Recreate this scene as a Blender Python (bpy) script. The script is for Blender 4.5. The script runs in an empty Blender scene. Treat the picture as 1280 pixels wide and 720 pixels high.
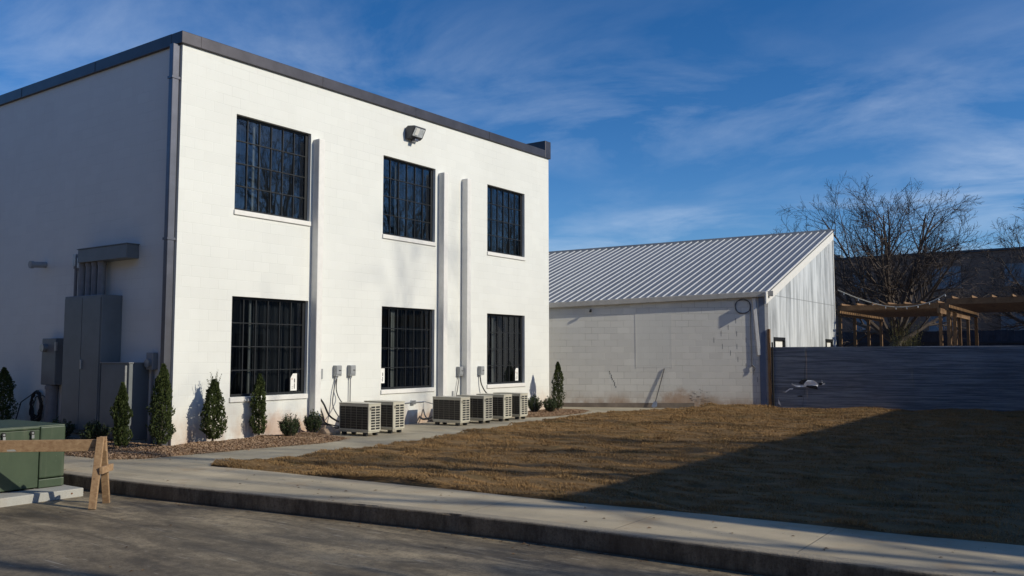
import bpy, bmesh, math, random
from mathutils import Vector, Matrix, noise
from mathutils.geometry import tessellate_polygon
R = math.radians
random.seed(7)
scene = bpy.context.scene
col = scene.collection

# ------------------------------------------------------------------ camera
cam_d = bpy.data.cameras.new('camera')
cam = bpy.data.objects.new('camera', cam_d); col.objects.link(cam)
cam.location = (0, 0, 1.6)
cam.rotation_euler = (R(90) + math.atan(82 / 1077), 0, R(35))
cam_d.sensor_width = 36; cam_d.sensor_fit = 'HORIZONTAL'
cam_d.lens = 36 * 1077 / 1280
cam_d.clip_start = 0.05; cam_d.clip_end = 2000
scene.camera = cam

# ------------------------------------------------------------------ light
SUN_AZ, SUN_EL = 14.0, 27.5          # azimuth counted from +X towards +Y
world = bpy.data.worlds.new('World'); scene.world = world; world.use_nodes = True
wn = world.node_tree.nodes; wl = world.node_tree.links
wn.clear()
w_out = wn.new('ShaderNodeOutputWorld'); w_bg = wn.new('ShaderNodeBackground')
sky = wn.new('ShaderNodeTexSky'); sky.sky_type = 'NISHITA'; sky.sun_disc = False
sky.sun_elevation = R(SUN_EL); sky.sun_rotation = R(90 - SUN_AZ)
sky.altitude = 300; sky.air_density = 0.85; sky.dust_density = 0.25; sky.ozone_density = 4.0
w_bg.inputs['Strength'].default_value = 0.112
tc = wn.new('ShaderNodeTexCoord')
sep = wn.new('ShaderNodeSeparateXYZ'); wl.new(tc.outputs['Generated'], sep.inputs[0])
# project the view direction on a high flat layer, so that thin clouds foreshorten towards the horizon
addz = wn.new('ShaderNodeMath'); addz.operation = 'ADD'; addz.inputs[1].default_value = 0.12
wl.new(sep.outputs['Z'], addz.inputs[0])
dx = wn.new('ShaderNodeMath'); dx.operation = 'DIVIDE'; wl.new(sep.outputs['X'], dx.inputs[0]); wl.new(addz.outputs[0], dx.inputs[1])
dy = wn.new('ShaderNodeMath'); dy.operation = 'DIVIDE'; wl.new(sep.outputs['Y'], dy.inputs[0]); wl.new(addz.outputs[0], dy.inputs[1])
comb = wn.new('ShaderNodeCombineXYZ'); wl.new(dx.outputs[0], comb.inputs[0]); wl.new(dy.outputs[0], comb.inputs[1])
mp = wn.new('ShaderNodeMapping'); mp.inputs['Rotation'].default_value = (0, 0, R(-28)); mp.inputs['Scale'].default_value = (0.75, 1.0, 1)
wl.new(comb.outputs[0], mp.inputs[0])
n1 = wn.new('ShaderNodeTexNoise'); n1.inputs['Scale'].default_value = 1.7; n1.inputs['Detail'].default_value = 9; n1.inputs['Roughness'].default_value = 0.60; n1.inputs['Distortion'].default_value = 0.4
wl.new(mp.outputs[0], n1.inputs['Vector'])
n2 = wn.new('ShaderNodeTexNoise'); n2.inputs['Scale'].default_value = 0.55; n2.inputs['Detail'].default_value = 3
wl.new(comb.outputs[0], n2.inputs['Vector'])
r1 = wn.new('ShaderNodeMapRange'); r1.inputs[1].default_value = 0.43; r1.inputs[2].default_value = 0.70; wl.new(n1.outputs['Fac'], r1.inputs[0])
r2 = wn.new('ShaderNodeMapRange'); r2.inputs[1].default_value = 0.37; r2.inputs[2].default_value = 0.62; wl.new(n2.outputs['Fac'], r2.inputs[0])
# more cloud low in the sky than overhead
r3 = wn.new('ShaderNodeMapRange'); r3.inputs[1].default_value = 0.42; r3.inputs[2].default_value = 0.08; r3.inputs[3].default_value = 0.05; r3.inputs[4].default_value = 1.0
wl.new(sep.outputs['Z'], r3.inputs[0])
m1 = wn.new('ShaderNodeMath'); m1.operation = 'MULTIPLY'; wl.new(r1.outputs[0], m1.inputs[0]); wl.new(r2.outputs[0], m1.inputs[1])
m2 = wn.new('ShaderNodeMath'); m2.operation = 'MULTIPLY'; wl.new(m1.outputs[0], m2.inputs[0]); wl.new(r3.outputs[0], m2.inputs[1])
m3 = wn.new('ShaderNodeMath'); m3.operation = 'MULTIPLY'; wl.new(m2.outputs[0], m3.inputs[0]); m3.inputs[1].default_value = 0.9
mixs = wn.new('ShaderNodeMix'); mixs.data_type = 'RGBA'
hs = wn.new('ShaderNodeHueSaturation'); hs.inputs['Saturation'].default_value = 1.27; hs.inputs['Hue'].default_value = 0.505; wl.new(sky.outputs[0], hs.inputs['Color'])
wl.new(m3.outputs[0], mixs.inputs['Factor']); wl.new(hs.outputs[0], mixs.inputs[6]); mixs.inputs[7].default_value = (6.6, 7.5, 8.8, 1)
wl.new(mixs.outputs[2], w_bg.inputs['Color']); wl.new(w_bg.outputs[0], w_out.inputs[0])

sun_d = bpy.data.lights.new('sun', 'SUN'); sun_d.energy = 3.7; sun_d.angle = R(0.53); sun_d.color = (1.0, 0.93, 0.77)
sun = bpy.data.objects.new('sun', sun_d); col.objects.link(sun)
sd = Vector((math.cos(R(SUN_EL)) * math.cos(R(SUN_AZ)), math.cos(R(SUN_EL)) * math.sin(R(SUN_AZ)), math.sin(R(SUN_EL))))
sun.rotation_euler = sd.to_track_quat('Z', 'Y').to_euler()
sun.location = (30, 10, 30)
vs = scene.view_settings
vs.view_transform = 'Standard'; vs.look = 'None'; vs.exposure = 0.0; vs.gamma = 1.0; vs.use_curve_mapping = False

GZ, SZ = -0.10, -0.30                # level of the lawn and pavement, level of the street

# ------------------------------------------------------------------ helpers
def tag(o, label=None, cat=None, group=None, kind=None):
    if label: o['label'] = label
    if cat: o['category'] = cat
    if group: o['group'] = group
    if kind: o['kind'] = kind
    return o

def empty(name, loc, label, cat, group=None, rz=0):
    o = bpy.data.objects.new(name, None); col.objects.link(o)
    o.location = loc; o.rotation_euler = (0, 0, rz); o.empty_display_size = 0.2
    return tag(o, label, cat, group)

def wloc(o):
    v = Vector((0, 0, 0))
    while o is not None:
        v += Vector(o.location); o = o.parent
    return v

def copy_tree(o, parent=None):
    c = o.copy(); col.objects.link(c); c.parent = parent
    for ch in [x for x in bpy.data.objects if x.parent == o]:
        copy_tree(ch, c)
    return c

class MB:
    def __init__(s): s.v = []; s.f = []
    def quad(s, *p):
        n = len(s.v); s.v += [tuple(q) for q in p]; s.f.append(tuple(range(n, n + len(p))))
    def box(s, x0, x1, y0, y1, z0, z1):
        n = len(s.v)
        s.v += [(x0, y0, z0), (x1, y0, z0), (x1, y1, z0), (x0, y1, z0), (x0, y0, z1), (x1, y0, z1), (x1, y1, z1), (x0, y1, z1)]
        s.f += [tuple(n + i for i in q) for q in ((3, 2, 1, 0), (4, 5, 6, 7), (0, 1, 5, 4), (1, 2, 6, 5), (2, 3, 7, 6), (3, 0, 4, 7))]
        return s
    def bar(s, a, b, w, h, up=(0, 0, 1)):
        """box from a to b; w across, h along up"""
        a = Vector(a); b = Vector(b); d = (b - a).normalized(); up = Vector(up)
        side = d.cross(up)
        if side.length < 1e-4: side = d.cross(Vector((1, 0, 0)))
        side.normalize(); u = side.cross(d).normalized()
        n = len(s.v)
        for p in (a, b):
            for sx, sz in ((-1, -1), (1, -1), (1, 1), (-1, 1)):
                s.v.append(tuple(p + side * (sx * w / 2) + u * (sz * h / 2)))
        s.f += [tuple(n + i for i in q) for q in ((0, 1, 2, 3), (7, 6, 5, 4), (0, 4, 5, 1), (1, 5, 6, 2), (2, 6, 7, 3), (3, 7, 4, 0))]
        return s
    def tube(s, pts, rad, n=8, cap=True):
        pts = [Vector(p) for p in pts]
        if not isinstance(rad, (list, tuple)): rad = [rad] * len(pts)
        base = len(s.v); ref = None
        for i, p in enumerate(pts):
            d = (pts[min(i + 1, len(pts) - 1)] - pts[max(i - 1, 0)])
            d = d.normalized() if d.length > 1e-9 else Vector((0, 0, 1))
            if ref is None: ref = Vector((1, 0, 0)) if abs(d.x) < 0.8 else Vector((0, 1, 0))
            a = d.cross(ref).normalized(); b = d.cross(a); ref = b.cross(d) * -1 if False else ref
            for k in range(n):
                t = 2 * math.pi * k / n
                s.v.append(tuple(p + (a * math.cos(t) + b * math.sin(t)) * rad[i]))
        for i in range(len(pts) - 1):
            for k in range(n):
                k2 = (k + 1) % n
                s.f.append((base + i * n + k, base + i * n + k2, base + (i + 1) * n + k2, base + (i + 1) * n + k))
        if cap:
            s.f.append(tuple(base + k for k in range(n))[::-1])
            s.f.append(tuple(base + (len(pts) - 1) * n + k for k in range(n)))
        return s
    def prism(s, poly, z0, z1):
        """vertical prism over an XY polygon; z0, z1 numbers or functions of x, y"""
        fz0 = z0 if callable(z0) else (lambda x, y: z0)
        fz1 = z1 if callable(z1) else (lambda x, y: z1)
        n = len(s.v); m = len(poly)
        area = sum(poly[i][0] * poly[(i + 1) % m][1] - poly[(i + 1) % m][0] * poly[i][1] for i in range(m))
        if area < 0: poly = poly[::-1]
        s.v += [(x, y, fz0(x, y)) for x, y in poly] + [(x, y, fz1(x, y)) for x, y in poly]
        for t in tessellate_polygon([[Vector((x, y, 0)) for x, y in poly]]):
            a, b, c = t
            A = (poly[b][0] - poly[a][0]) * (poly[c][1] - poly[a][1]) - (poly[c][0] - poly[a][0]) * (poly[b][1] - poly[a][1])
            if A < 0: a, c = c, a
            s.f.append((n + m + a, n + m + b, n + m + c)); s.f.append((n + c, n + b, n + a))
        for i in range(m):
            j = (i + 1) % m
            s.f.append((n + i, n + j, n + m + j, n + m + i))
        return s
    def build(s, name, m, parent=None, bevel=0, smooth=False, seg=2, weld=False):
        me = bpy.data.meshes.new(name)
        off = wloc(parent) if parent else Vector((0, 0, 0))
        me.from_pydata([(x - off.x, y - off.y, z - off.z) for x, y, z in s.v], [], s.f)
        me.update()
        if weld:
            bm = bmesh.new(); bm.from_mesh(me); bmesh.ops.remove_doubles(bm, verts=bm.verts, dist=1e-5); bmesh.ops.recalc_face_normals(bm, faces=bm.faces); bm.to_mesh(me); bm.free()
        # UVs in metres: u runs level along the face, v runs up
        if len(me.polygons) < 30000:
            uv = me.uv_layers.new(name='uv')
            for p in me.polygons:
                nrm = p.normal
                if abs(nrm.z) > 0.8: t = None
                else:
                    t = Vector((-nrm.y, nrm.x, 0)).normalized()
                for li in p.loop_indices:
                    c = me.vertices[me.loops[li].vertex_index].co + off
                    uv.data[li].uv = (c.x, c.y) if t is None else (c.x * t.x + c.y * t.y, c.z)
        if smooth:
            for p in me.polygons: p.use_smooth = True
        o = bpy.data.objects.new(name, me); col.objects.link(o)
        me.materials.append(m)
        if parent: o.parent = parent
        if bevel:
            b = o.modifiers.new('bevel', 'BEVEL'); b.width = bevel; b.segments = seg; b.limit_method = 'ANGLE'; b.angle_limit = R(40)
        return o

# ------------------------------------------------------------------ materials
class NT:
    """small node helper"""
    def __init__(s, name):
        s.m = bpy.data.materials.new(name); s.m.use_nodes = True
        s.n = s.m.node_tree.nodes; s.l = s.m.node_tree.links
        s.b = s.n['Principled BSDF']; s.tc = s.n.new('ShaderNodeTexCoord')
    def inp(s, k, v): s.b.inputs[k].default_value = v
    def vec(s, kind='Object', scale=(1, 1, 1), rot=(0, 0, 0), loc=(0, 0, 0)):
        mp = s.n.new('ShaderNodeMapping'); mp.inputs['Scale'].default_value = scale; mp.inputs['Rotation'].default_value = rot; mp.inputs['Location'].default_value = loc
        if kind == 'World':
            g = s.n.new('ShaderNodeNewGeometry'); s.l.new(g.outputs['Position'], mp.inputs[0])
        else: s.l.new(s.tc.outputs[kind], mp.inputs[0])
        return mp.outputs[0]
    def noise(s, v, scale=5, detail=4, rough=.5, dist=0):
        n = s.n.new('ShaderNodeTexNoise'); s.l.new(v, n.inputs['Vector'])
        n.inputs['Scale'].default_value = scale; n.inputs['Detail'].default_value = detail; n.inputs['Roughness'].default_value = rough; n.inputs['Distortion'].default_value = dist
        return n.outputs['Fac']
    def rng(s, x, a, b, c=0, d=1, smooth=False):
        n = s.n.new('ShaderNodeMapRange'); s.l.new(x, n.inputs[0])
        if smooth: n.interpolation_type = 'SMOOTHSTEP'
        for i, q in enumerate((a, b, c, d)): n.inputs[i + 1].default_value = q
        return n.outputs[0]
    def math(s, op, a, b=None):
        n = s.n.new('ShaderNodeMath'); n.operation = op
        for i, q in enumerate((a, b)):
            if q is None: continue
            if isinstance(q, (int, float)): n.inputs[i].default_value = q
            else: s.l.new(q, n.inputs[i])
        return n.outputs[0]
    def mix(s, f, a, b, mode='MIX'):
        n = s.n.new('ShaderNodeMix'); n.data_type = 'RGBA'; n.blend_type = mode
        for k, q in (('Factor', f), (6, a), (7, b)):
            if isinstance(q, (int, float)): n.inputs[k].default_value = q
            elif isinstance(q, tuple): n.inputs[k].default_value = q if len(q) == 4 else (*q, 1)
            else: s.l.new(q, n.inputs[k])
        return n.outputs[2]
    def bump(s, h, strength=.3, dist=.01):
        n = s.n.new('ShaderNodeBump'); s.l.new(h, n.inputs['Height']); n.inputs['Strength'].default_value = strength; n.inputs['Distance'].default_value = dist
        s.l.new(n.outputs[0], s.b.inputs['Normal'])
    def color(s, c): s.l.new(c, s.b.inputs['Base Color'])
    def sepz(s, v, ax='Z'):
        n = s.n.new('ShaderNodeSeparateXYZ'); s.l.new(v, n.inputs[0]); return n.outputs[ax]

def simple(name, c, rough=.6, metal=0., var=.12, scale=8, bump=0., bscale=60, spec=None):
    t = NT(name); v = t.vec('World')
    n = t.noise(v, scale, 5, .6)
    dark = tuple(x * (1 - var) for x in c); lite = tuple(min(1, x * (1 + var)) for x in c)
    t.color(t.mix(t.rng(n, .3, .7), dark, lite)); t.inp('Roughness', rough); t.inp('Metallic', metal)
    if spec is not None: t.inp('Specular IOR Level', spec)
    if bump: t.bump(t.noise(v, bscale, 3), bump, .005)
    return t.m

def block_paint(name, base, mortar_dark, bumpd, stain_top, stain_col, patch=.04, dirt=.5, blots=()):
    """painted concrete block: 0.4 x 0.2 m blocks, filled joints"""
    t = NT(name); uv = t.vec('UV')
    br = t.n.new('ShaderNodeTexBrick'); t.l.new(uv, br.inputs['Vector'])
    br.inputs['Scale'].default_value = 1; br.inputs['Brick Width'].default_value = .4064; br.inputs['Row Height'].default_value = .2032
    br.inputs['Mortar Size'].default_value = .006; br.inputs['Mortar Smooth'].default_value = .6
    br.inputs['Color1'].default_value = (1, 1, 1, 1); br.inputs['Color2'].default_value = (1 - patch,) * 3 + (1,); br.inputs['Mortar'].default_value = (1, 1, 1, 1)
    w = t.vec('World')
    # joints show only here and there through the paint
    vis = t.rng(t.noise(w, .9, 4, .6), .38, .62)
    jf = t.math('MULTIPLY', br.outputs['Fac'], t.math('MULTIPLY', vis, mortar_dark))
    c = t.mix(1.0, base, br.outputs['Color'], 'MULTIPLY')
    c = t.mix(t.rng(t.noise(w, .45, 5, .62), .42, .72, 0, dirt), c, tuple(x * .88 for x in base))
    c = t.mix(t.rng(t.noise(t.vec('World', (3, 3, .25)), 1.3, 4, .6), .55, .8, 0, dirt * .35), c, tuple(x * q for x, q in zip(base, (.80, .79, .76))))
    c = t.mix(jf, c, tuple(x * .25 for x in base))
    z = t.sepz(w)
    sm = t.math('MULTIPLY', t.rng(z, -.1, stain_top, 1, 0, True), t.rng(t.noise(t.vec('World', (1, 1, .6)), 1.9, 5, .65), .35, .66))
    c = t.mix(sm, c, stain_col)
    for (px, py, pz, rx, rz_, cc) in blots:
        d = t.n.new('ShaderNodeVectorMath'); d.operation = 'LENGTH'
        t.l.new(t.vec('World', (1 / rx, 1 / rx, 1 / rz_), loc=(-px / rx, -py / rx, -pz / rz_)), d.inputs[0])
        k = t.rng(t.math('ADD', d.outputs['Value'], t.math('MULTIPLY', t.math('SUBTRACT', t.noise(w, 5, 5, .7), .5), 1.5)), .35, 1.15, .62, 0, True)
        c = t.mix(k, c, cc)
    t.color(c); t.inp('Roughness', .62)
    h = t.math('ADD', t.math('MULTIPLY', br.outputs['Fac'], -1.0), t.math('MULTIPLY', t.noise(w, 55, 4, .6), .35))
    t.bump(h, bumpd, .006)
    return t.m

M = {}
M['wall_white'] = block_paint('white_painted_block', (.76, .765, .725), .16, .30, .75, (.50, .36, .26), blots=((-14.2, 12.0, .05, .7, .4, (.50, .30, .19)), (-14.2, 12.9, .0, .5, .35, (.50, .30, .19)), (-14.2, 16.3, -.02, .7, .2, (.50, .33, .22))))
M['wall_old'] = block_paint('old_painted_block', (.76, .735, .67), .7, .8, .55, (.36, .23, .14), .16, 1.0, blots=((-11.25, 25.34, .10, .75, .42, (.34, .17, .07)), (-10.4, 25.7, .05, .5, .25, (.40, .27, .16))))
M['trim_white'] = simple('white_trim_paint', (.78, .76, .72), .5, var=.05, bump=.1)
M['coping'] = simple('dark_grey_metal_coping', (.075, .07, .078), .38, .55, var=.18, scale=3)
M['downspout'] = simple('grey_metal_downspout', (.15, .15, .17), .32, .6, var=.15, scale=3)
M['frame'] = simple('black_window_frame', (.016, .018, .021), .45, 0, var=.2, spec=.3)
M['cabinet'] = simple('grey_electrical_enamel', (.155, .17, .18), .45, 0.1, var=.12, scale=2.5)
M['cabinet2'] = simple('pale_grey_enamel', (.30, .31, .32), .5, .1, var=.12, scale=5)
M['pipe_pvc'] = simple('grey_conduit', (.20, .20, .21), .55, 0, var=.15)
M['galv'] = simple('galvanised_steel', (.42, .43, .44), .38, .75, var=.2, scale=12)
M['cable'] = simple('black_cable', (.012, .012, .013), .55, 0, var=.2)
M['cable_grey'] = simple('grey_cable', (.10, .10, .11), .5, 0, var=.2)
M['rubber'] = simple('black_rubber', (.015, .015, .015), .75, 0, var=.2)
M['ac_body'] = simple('cream_enamel', (.52, .49, .40), .42, 0, var=.06, scale=4)
M['ac_dark'] = simple('condenser_coil', (.028, .025, .022), .7, 0, var=.3, scale=40, bump=.6, bscale=180)
M['ac_grid'] = simple('condenser_guard', (.24, .215, .17), .5, 0, var=.1)
M['leaflet'] = simple('paper_notice', (.82, .81, .77), .7, 0, var=.04)
M['ink'] = simple('notice_ink', (.05, .05, .05), .7, 0, var=.1)
M['ink_red'] = simple('notice_red_ink', (.5, .08, .05), .7, 0, var=.1)
M['soil'] = simple('dark_soil', (.07, .045, .03), .95, 0, var=.35, scale=20, bump=.8)
M['bark'] = simple('bare_tree_bark', (.085, .068, .055), .9, 0, var=.35, scale=14, bump=.6)
M['twig'] = simple('twig_bark', (.10, .075, .06), .9, 0, var=.3, scale=5)
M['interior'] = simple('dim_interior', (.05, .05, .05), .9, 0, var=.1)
M['room'] = simple('plaster_room', (.30, .29, .27), .9, 0, var=.1)
M['rust'] = simple('rusty_bolt', (.16, .07, .03), .9, 0, var=.3, scale=60)
M['beige'] = simple('beige_stucco', (.22, .20, .17), .85, 0, var=.1, scale=3, bump=.2)

def m_glass():
    t = NT('window_glass'); t.n.remove(t.b)
    out = t.n['Material Output']
    tr = t.n.new('ShaderNodeBsdfTransparent'); tr.inputs[0].default_value = (.66, .70, .72, 1)
    gl = t.n.new('ShaderNodeBsdfGlossy'); gl.inputs['Roughness'].default_value = .015; gl.inputs['Color'].default_value = (.9, .95, 1, 1)
    fr = t.n.new('ShaderNodeFresnel'); fr.inputs[0].default_value = 1.95
    g = t.vec('World'); bp = t.n.new('ShaderNodeBump'); t.l.new(t.noise(g, 1.6, 2), bp.inputs['Height']); bp.inputs['Strength'].default_value = .05; bp.inputs['Distance'].default_value = .02
    t.l.new(bp.outputs[0], gl.inputs['Normal']); t.l.new(bp.outputs[0], fr.inputs['Normal'])
    mx = t.n.new('ShaderNodeMixShader'); t.l.new(fr.outputs[0], mx.inputs[0]); t.l.new(tr.outputs[0], mx.inputs[1]); t.l.new(gl.outputs[0], mx.inputs[2])
    t.l.new(mx.outputs[0], out.inputs[0])
    return t.m
M['glass'] = m_glass()

def m_cloth(name, c):
    t = NT(name); w = t.vec('World')
    t.color(t.mix(t.noise(w, 30, 3), tuple(x * .8 for x in c), c)); t.inp('Roughness', .95); t.inp('Specular IOR Level', .1)
    return t.m
M['curtain'] = m_cloth('grey_curtain', (.075, .08, .09))
M['curtain_lining'] = m_cloth('pale_curtain_lining', (.50, .51, .49))

def m_wood(name, c1, c2, ax=(1, 12, 12)):
    t = NT(name); v = t.vec('Object', ax)
    n = t.noise(v, 2.2, 6, .65, .6)
    c = t.mix(t.rng(n, .3, .7), c1, c2)
    k = t.noise(t.vec('Object'), 7, 2)
    c = t.mix(t.rng(k, .68, .74), c, tuple(x * .35 for x in c1))
    t.color(c); t.inp('Roughness', .75); t.bump(n, .35, .004)
    return t.m
M['wood'] = m_wood('weathered_lumber', (.26, .15, .075), (.44, .29, .16))
M['cedar'] = m_wood('stained_cedar', (.17, .092, .042), (.30, .175, .085), (3, 3, 3))

def m_street():
    t = NT('street_concrete'); w = t.vec('World')
    big = t.noise(w, .35, 5, .6); mid = t.noise(t.vec('World', (.5, 1.6, 1), (0, 0, R(8))), 1.2, 6, .68, .5); fine = t.noise(w, 55, 5, .7)
    c = t.mix(t.rng(mid, .36, .64), (.080, .060, .036), (.44, .35, .22))
    c = t.mix(t.rng(big, .4, .7, 0, .7), c, (.155, .125, .085))
    c = t.mix(t.rng(fine, .45, .7, 0, .55), c, (.055, .045, .032))
    # long dark smears and pale scratches
    st = t.noise(t.vec('World', (.25, 3.0, 1), (0, 0, R(12))), 1.7, 4, .55, .8)
    c = t.mix(t.rng(st, .54, .66, 0, .65), c, (.085, .07, .05))
    def scratch(rot, scale, thr, amt):
        return t.rng(t.noise(t.vec('World', scale, (0, 0, R(rot))), 2.2, 2, .5, .3), thr, thr + .025, 0, amt)
    c = t.mix(scratch(31, (.9, 11, 1), .70, .6), c, (.42, .38, .31))
    c = t.mix(scratch(-35, (.9, 16, 1), .715, .5), c, (.40, .36, .30))
    mm = t.noise(w, 9, 5, .75); c = t.mix(t.rng(mm, .48, .62, 0, .5), c, (.075, .060, .042)); c = t.mix(t.rng(mm, .30, .42, .35, 0), c, (.40, .34, .25))
    spk = t.noise(w, 16, 2); c = t.mix(t.rng(spk, .77, .80, 0, .7), c, (.05, .04, .03))
    # thin wandering cracks
    vo = t.n.new('ShaderNodeTexVoronoi'); vo.feature = 'DISTANCE_TO_EDGE'; t.l.new(t.vec('World', (.5, .42, 1)), vo.inputs['Vector']); vo.inputs['Scale'].default_value = .55
    t.color(c); t.inp('Roughness', .72)
    t.bump(t.math('ADD', fine, t.math('MULTIPLY', mid, 1.4)), .55, .006)
    return t.m
M['street'] = m_street()

def m_concrete(name, c0, joints=None):
    t = NT(name); w = t.vec('World')
    big = t.noise(w, .8, 5, .6); fine = t.noise(w, 90, 4, .6); brm = t.noise(t.vec('World', (1, 9, 1)), 3, 4, .6)
    c = t.mix(t.rng(big, .35, .7), tuple(x * .70 for x in c0), tuple(x * 1.12 for x in c0))
    c = t.mix(t.rng(brm, .5, .8, 0, .25), c, tuple(x * .7 for x in c0))
    c = t.mix(t.rng(fine, .5, .7, 0, .45), c, tuple(x * .5 for x in c0))
    c = t.mix(t.rng(t.noise(w, 1.3, 5, .7), .54, .70, 0, .55), c, tuple(a * b_ for a, b_ in zip(c0, (.72, .56, .42))))
    if joints:
        ax, per, off = joints
        x = t.sepz(w, ax)
        q = t.math('ABSOLUTE', t.math('SUBTRACT', t.math('FRACT', t.math('DIVIDE', t.math('ADD', x, off), per)), .5))
        j = t.rng(q, .5 - .010 / per, .5 - .004 / per)
        c = t.mix(t.math('MULTIPLY', j, .7), c, tuple(x * .4 for x in c0))
        t.bump(t.math('ADD', t.math('MULTIPLY', j, -2.5), fine), .4, .004)
    else: t.bump(fine, .35, .004)
    t.color(c); t.inp('Roughness', .8)
    return t.m
M['walk'] = m_concrete('pavement_concrete', (.54, .45, .305), ('X', 1.755, 3.2 + .8775))
M['path'] = m_concrete('path_concrete', (.44, .385, .28), ('Y', 1.6, .4))
def m_kerb():
    t = NT('kerb_concrete'); w = t.vec('World'); g = t.noise(t.vec('World', (1, 1, .35)), 6, 6, .75); f = t.noise(w, 45, 4, .7)
    c = t.mix(t.rng(g, .36, .62), (.085, .064, .042), (.25, .20, .14)); c = t.mix(t.rng(f, .5, .68, 0, .6), c, (.06, .045, .03)); c = t.mix(t.rng(t.noise(w, 1.1, 4, .6), .52, .68, 0, .6), c, (.12, .085, .055))
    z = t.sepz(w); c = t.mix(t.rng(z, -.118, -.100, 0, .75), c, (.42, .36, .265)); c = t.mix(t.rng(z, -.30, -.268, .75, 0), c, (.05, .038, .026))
    t.color(c); t.inp('Roughness', .9); t.bump(t.math('ADD', f, t.math('MULTIPLY', g, 1.5)), .8, .012); return t.m
M['kerbm'] = m_kerb()
M['pad'] = m_concrete('pad_concrete', (.46, .45, .41))

def m_grass(name, k=1.0):
    t = NT(name); w = t.vec('World')
    a = t.noise(w, .8, 4, .6); b = t.noise(t.vec('World', (.5, 1.9, 1)), 2.2, 6, .68); f = t.noise(w, 130, 2)
    c = t.mix(t.rng(b, .36, .64), (.080 * k, .042 * k, .017 * k), (.37 * k, .21 * k, .086 * k))
    c = t.mix(t.rng(a, .45, .75), c, (.19 * k, .112 * k, .048 * k))
    c = t.mix(t.rng(f, .35, .65), c, (.42 * k, .28 * k, .135 * k))
    g = t.noise(w, 2.2, 3); c = t.mix(t.rng(g, .60, .72, 0, .5), c, (.075, .045, .026)); g2 = t.noise(w, 1.1, 5, .7); c = t.mix(t.rng(g2, .56, .70, 0, .45), c, (.085, .085, .032))
    t.color(c); t.inp('Roughness', .9); t.inp('Specular IOR Level', .15)
    return t.m
M['grass'] = m_grass('dormant_grass'); M['turf'] = m_grass('dormant_turf', .62)

def m_mulch():
    t = NT('mulch_chip'); w = t.vec('World')
    f = t.noise(w, 70, 2); g = t.noise(w, 33, 2)
    c = t.mix(t.rng(f, .35, .65), (.20, .11, .065), (.54, .37, .22)); c = t.mix(t.rng(g, .6, .7), c, (.52, .36, .24))
    t.color(c); t.inp('Roughness', .9); return t.m
M['mulch'] = m_mulch()

def m_leaf(name, a, b, tw=.25):
    t = NT(name); w = t.vec('World')
    f = t.noise(w, 24, 2); c = t.mix(t.rng(f, .35, .65), a, b)
    t.color(c); t.inp('Roughness', .6); t.inp('Specular IOR Level', .25)
    return t.m
M['thuja'] = m_leaf('arborvitae_foliage', (.026, .040, .012), (.075, .095, .028))
M['box'] = m_leaf('boxwood_foliage', (.020, .036, .012), (.048, .072, .024))
M['dry'] = m_leaf('straw_foliage', (.16, .14, .05), (.36, .32, .13))

def m_green():
    t = NT('green_transformer_enamel'); w = t.vec('World')
    n = t.noise(w, 2.5, 5, .65); f = t.noise(w, 30, 3)
    c = t.mix(t.rng(n, .3, .7), (.034, .056, .030), (.052, .078, .043))
    c = t.mix(t.rng(t.noise(t.vec('World', (6, 6, .7)), 2.0, 4), .58, .75, 0, .35), c, (.14, .15, .10))
    c = t.mix(t.rng(f, .70, .76, 0, .7), c, (.28, .31, .26))
    t.color(c); t.inp('Roughness', .45); t.bump(f, .1, .003); return t.m
M['green'] = m_green()

def m_roof():
    t = NT('galvanised_roof_sheet'); w = t.vec('World')
    n = t.noise(t.vec('World', (1, .2, .2)), 3, 4, .6)
    c = t.mix(t.rng(n, .3, .7), (.20, .215, .24), (.27, .285, .31)); c = t.mix(t.rng(t.noise(w, 1.1, 5, .7), .6, .75, 0, .3), c, (.20, .185, .17))
    t.color(c); t.inp('Metallic', .35); t.inp('Roughness', .45); return t.m
M['roof'] = m_roof()
M['roof_rib'] = simple('sunlit_rib_metal', (.50, .51, .52), .45, .2, var=.08)  # paler than the sheet: the sun caught by the ribs is painted in

def m_gable():
    """galvanised sheets with thin white paint, run in vertical streaks, lapped at z = 3.44"""
    t = NT('streaked_white_sheet'); w = t.vec('World')
    s1 = t.noise(t.vec('World', (1, 1, .10)), 3.2, 6, .7, .3); s2 = t.noise(t.vec('World', (1, 1, .05), loc=(0, 3, 0)), 9, 4, .6); big = t.noise(t.vec('World', (1, 1, .45)), .9, 4)
    c = t.mix(t.rng(s1, .42, .68), (.70, .73, .75), (.24, .255, .27))
    c = t.mix(t.rng(s2, .56, .74, 0, .55), c, (.22, .24, .25)); c = t.mix(t.rng(big, .5, .8, 0, .4), c, (.68, .69, .69))
    z = t.sepz(w); lap = t.rng(t.math('ABSOLUTE', t.math('SUBTRACT', z, 3.44)), .008, .018, 1, 0)
    c = t.mix(t.math('MULTIPLY', lap, .6), c, (.15, .16, .17))
    y = t.sepz(w, 'Y'); vl = t.math('ABSOLUTE', t.math('SUBTRACT', t.math('FRACT', t.math('DIVIDE', y, .82)), .5))
    c = t.mix(t.rng(vl, .485, .495, 0, .35), c, (.2, .2, .2))
    t.color(c); t.inp('Roughness', .5); t.inp('Metallic', .05)
    cor = t.n.new('ShaderNodeTexWave'); cor.bands_direction = 'Y'; t.l.new(w, cor.inputs[0]); cor.inputs['Scale'].default_value = 4.2
    t.bump(cor.outputs['Fac'], .25, .006)
    return t.m
M['gable'] = m_gable()

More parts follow.
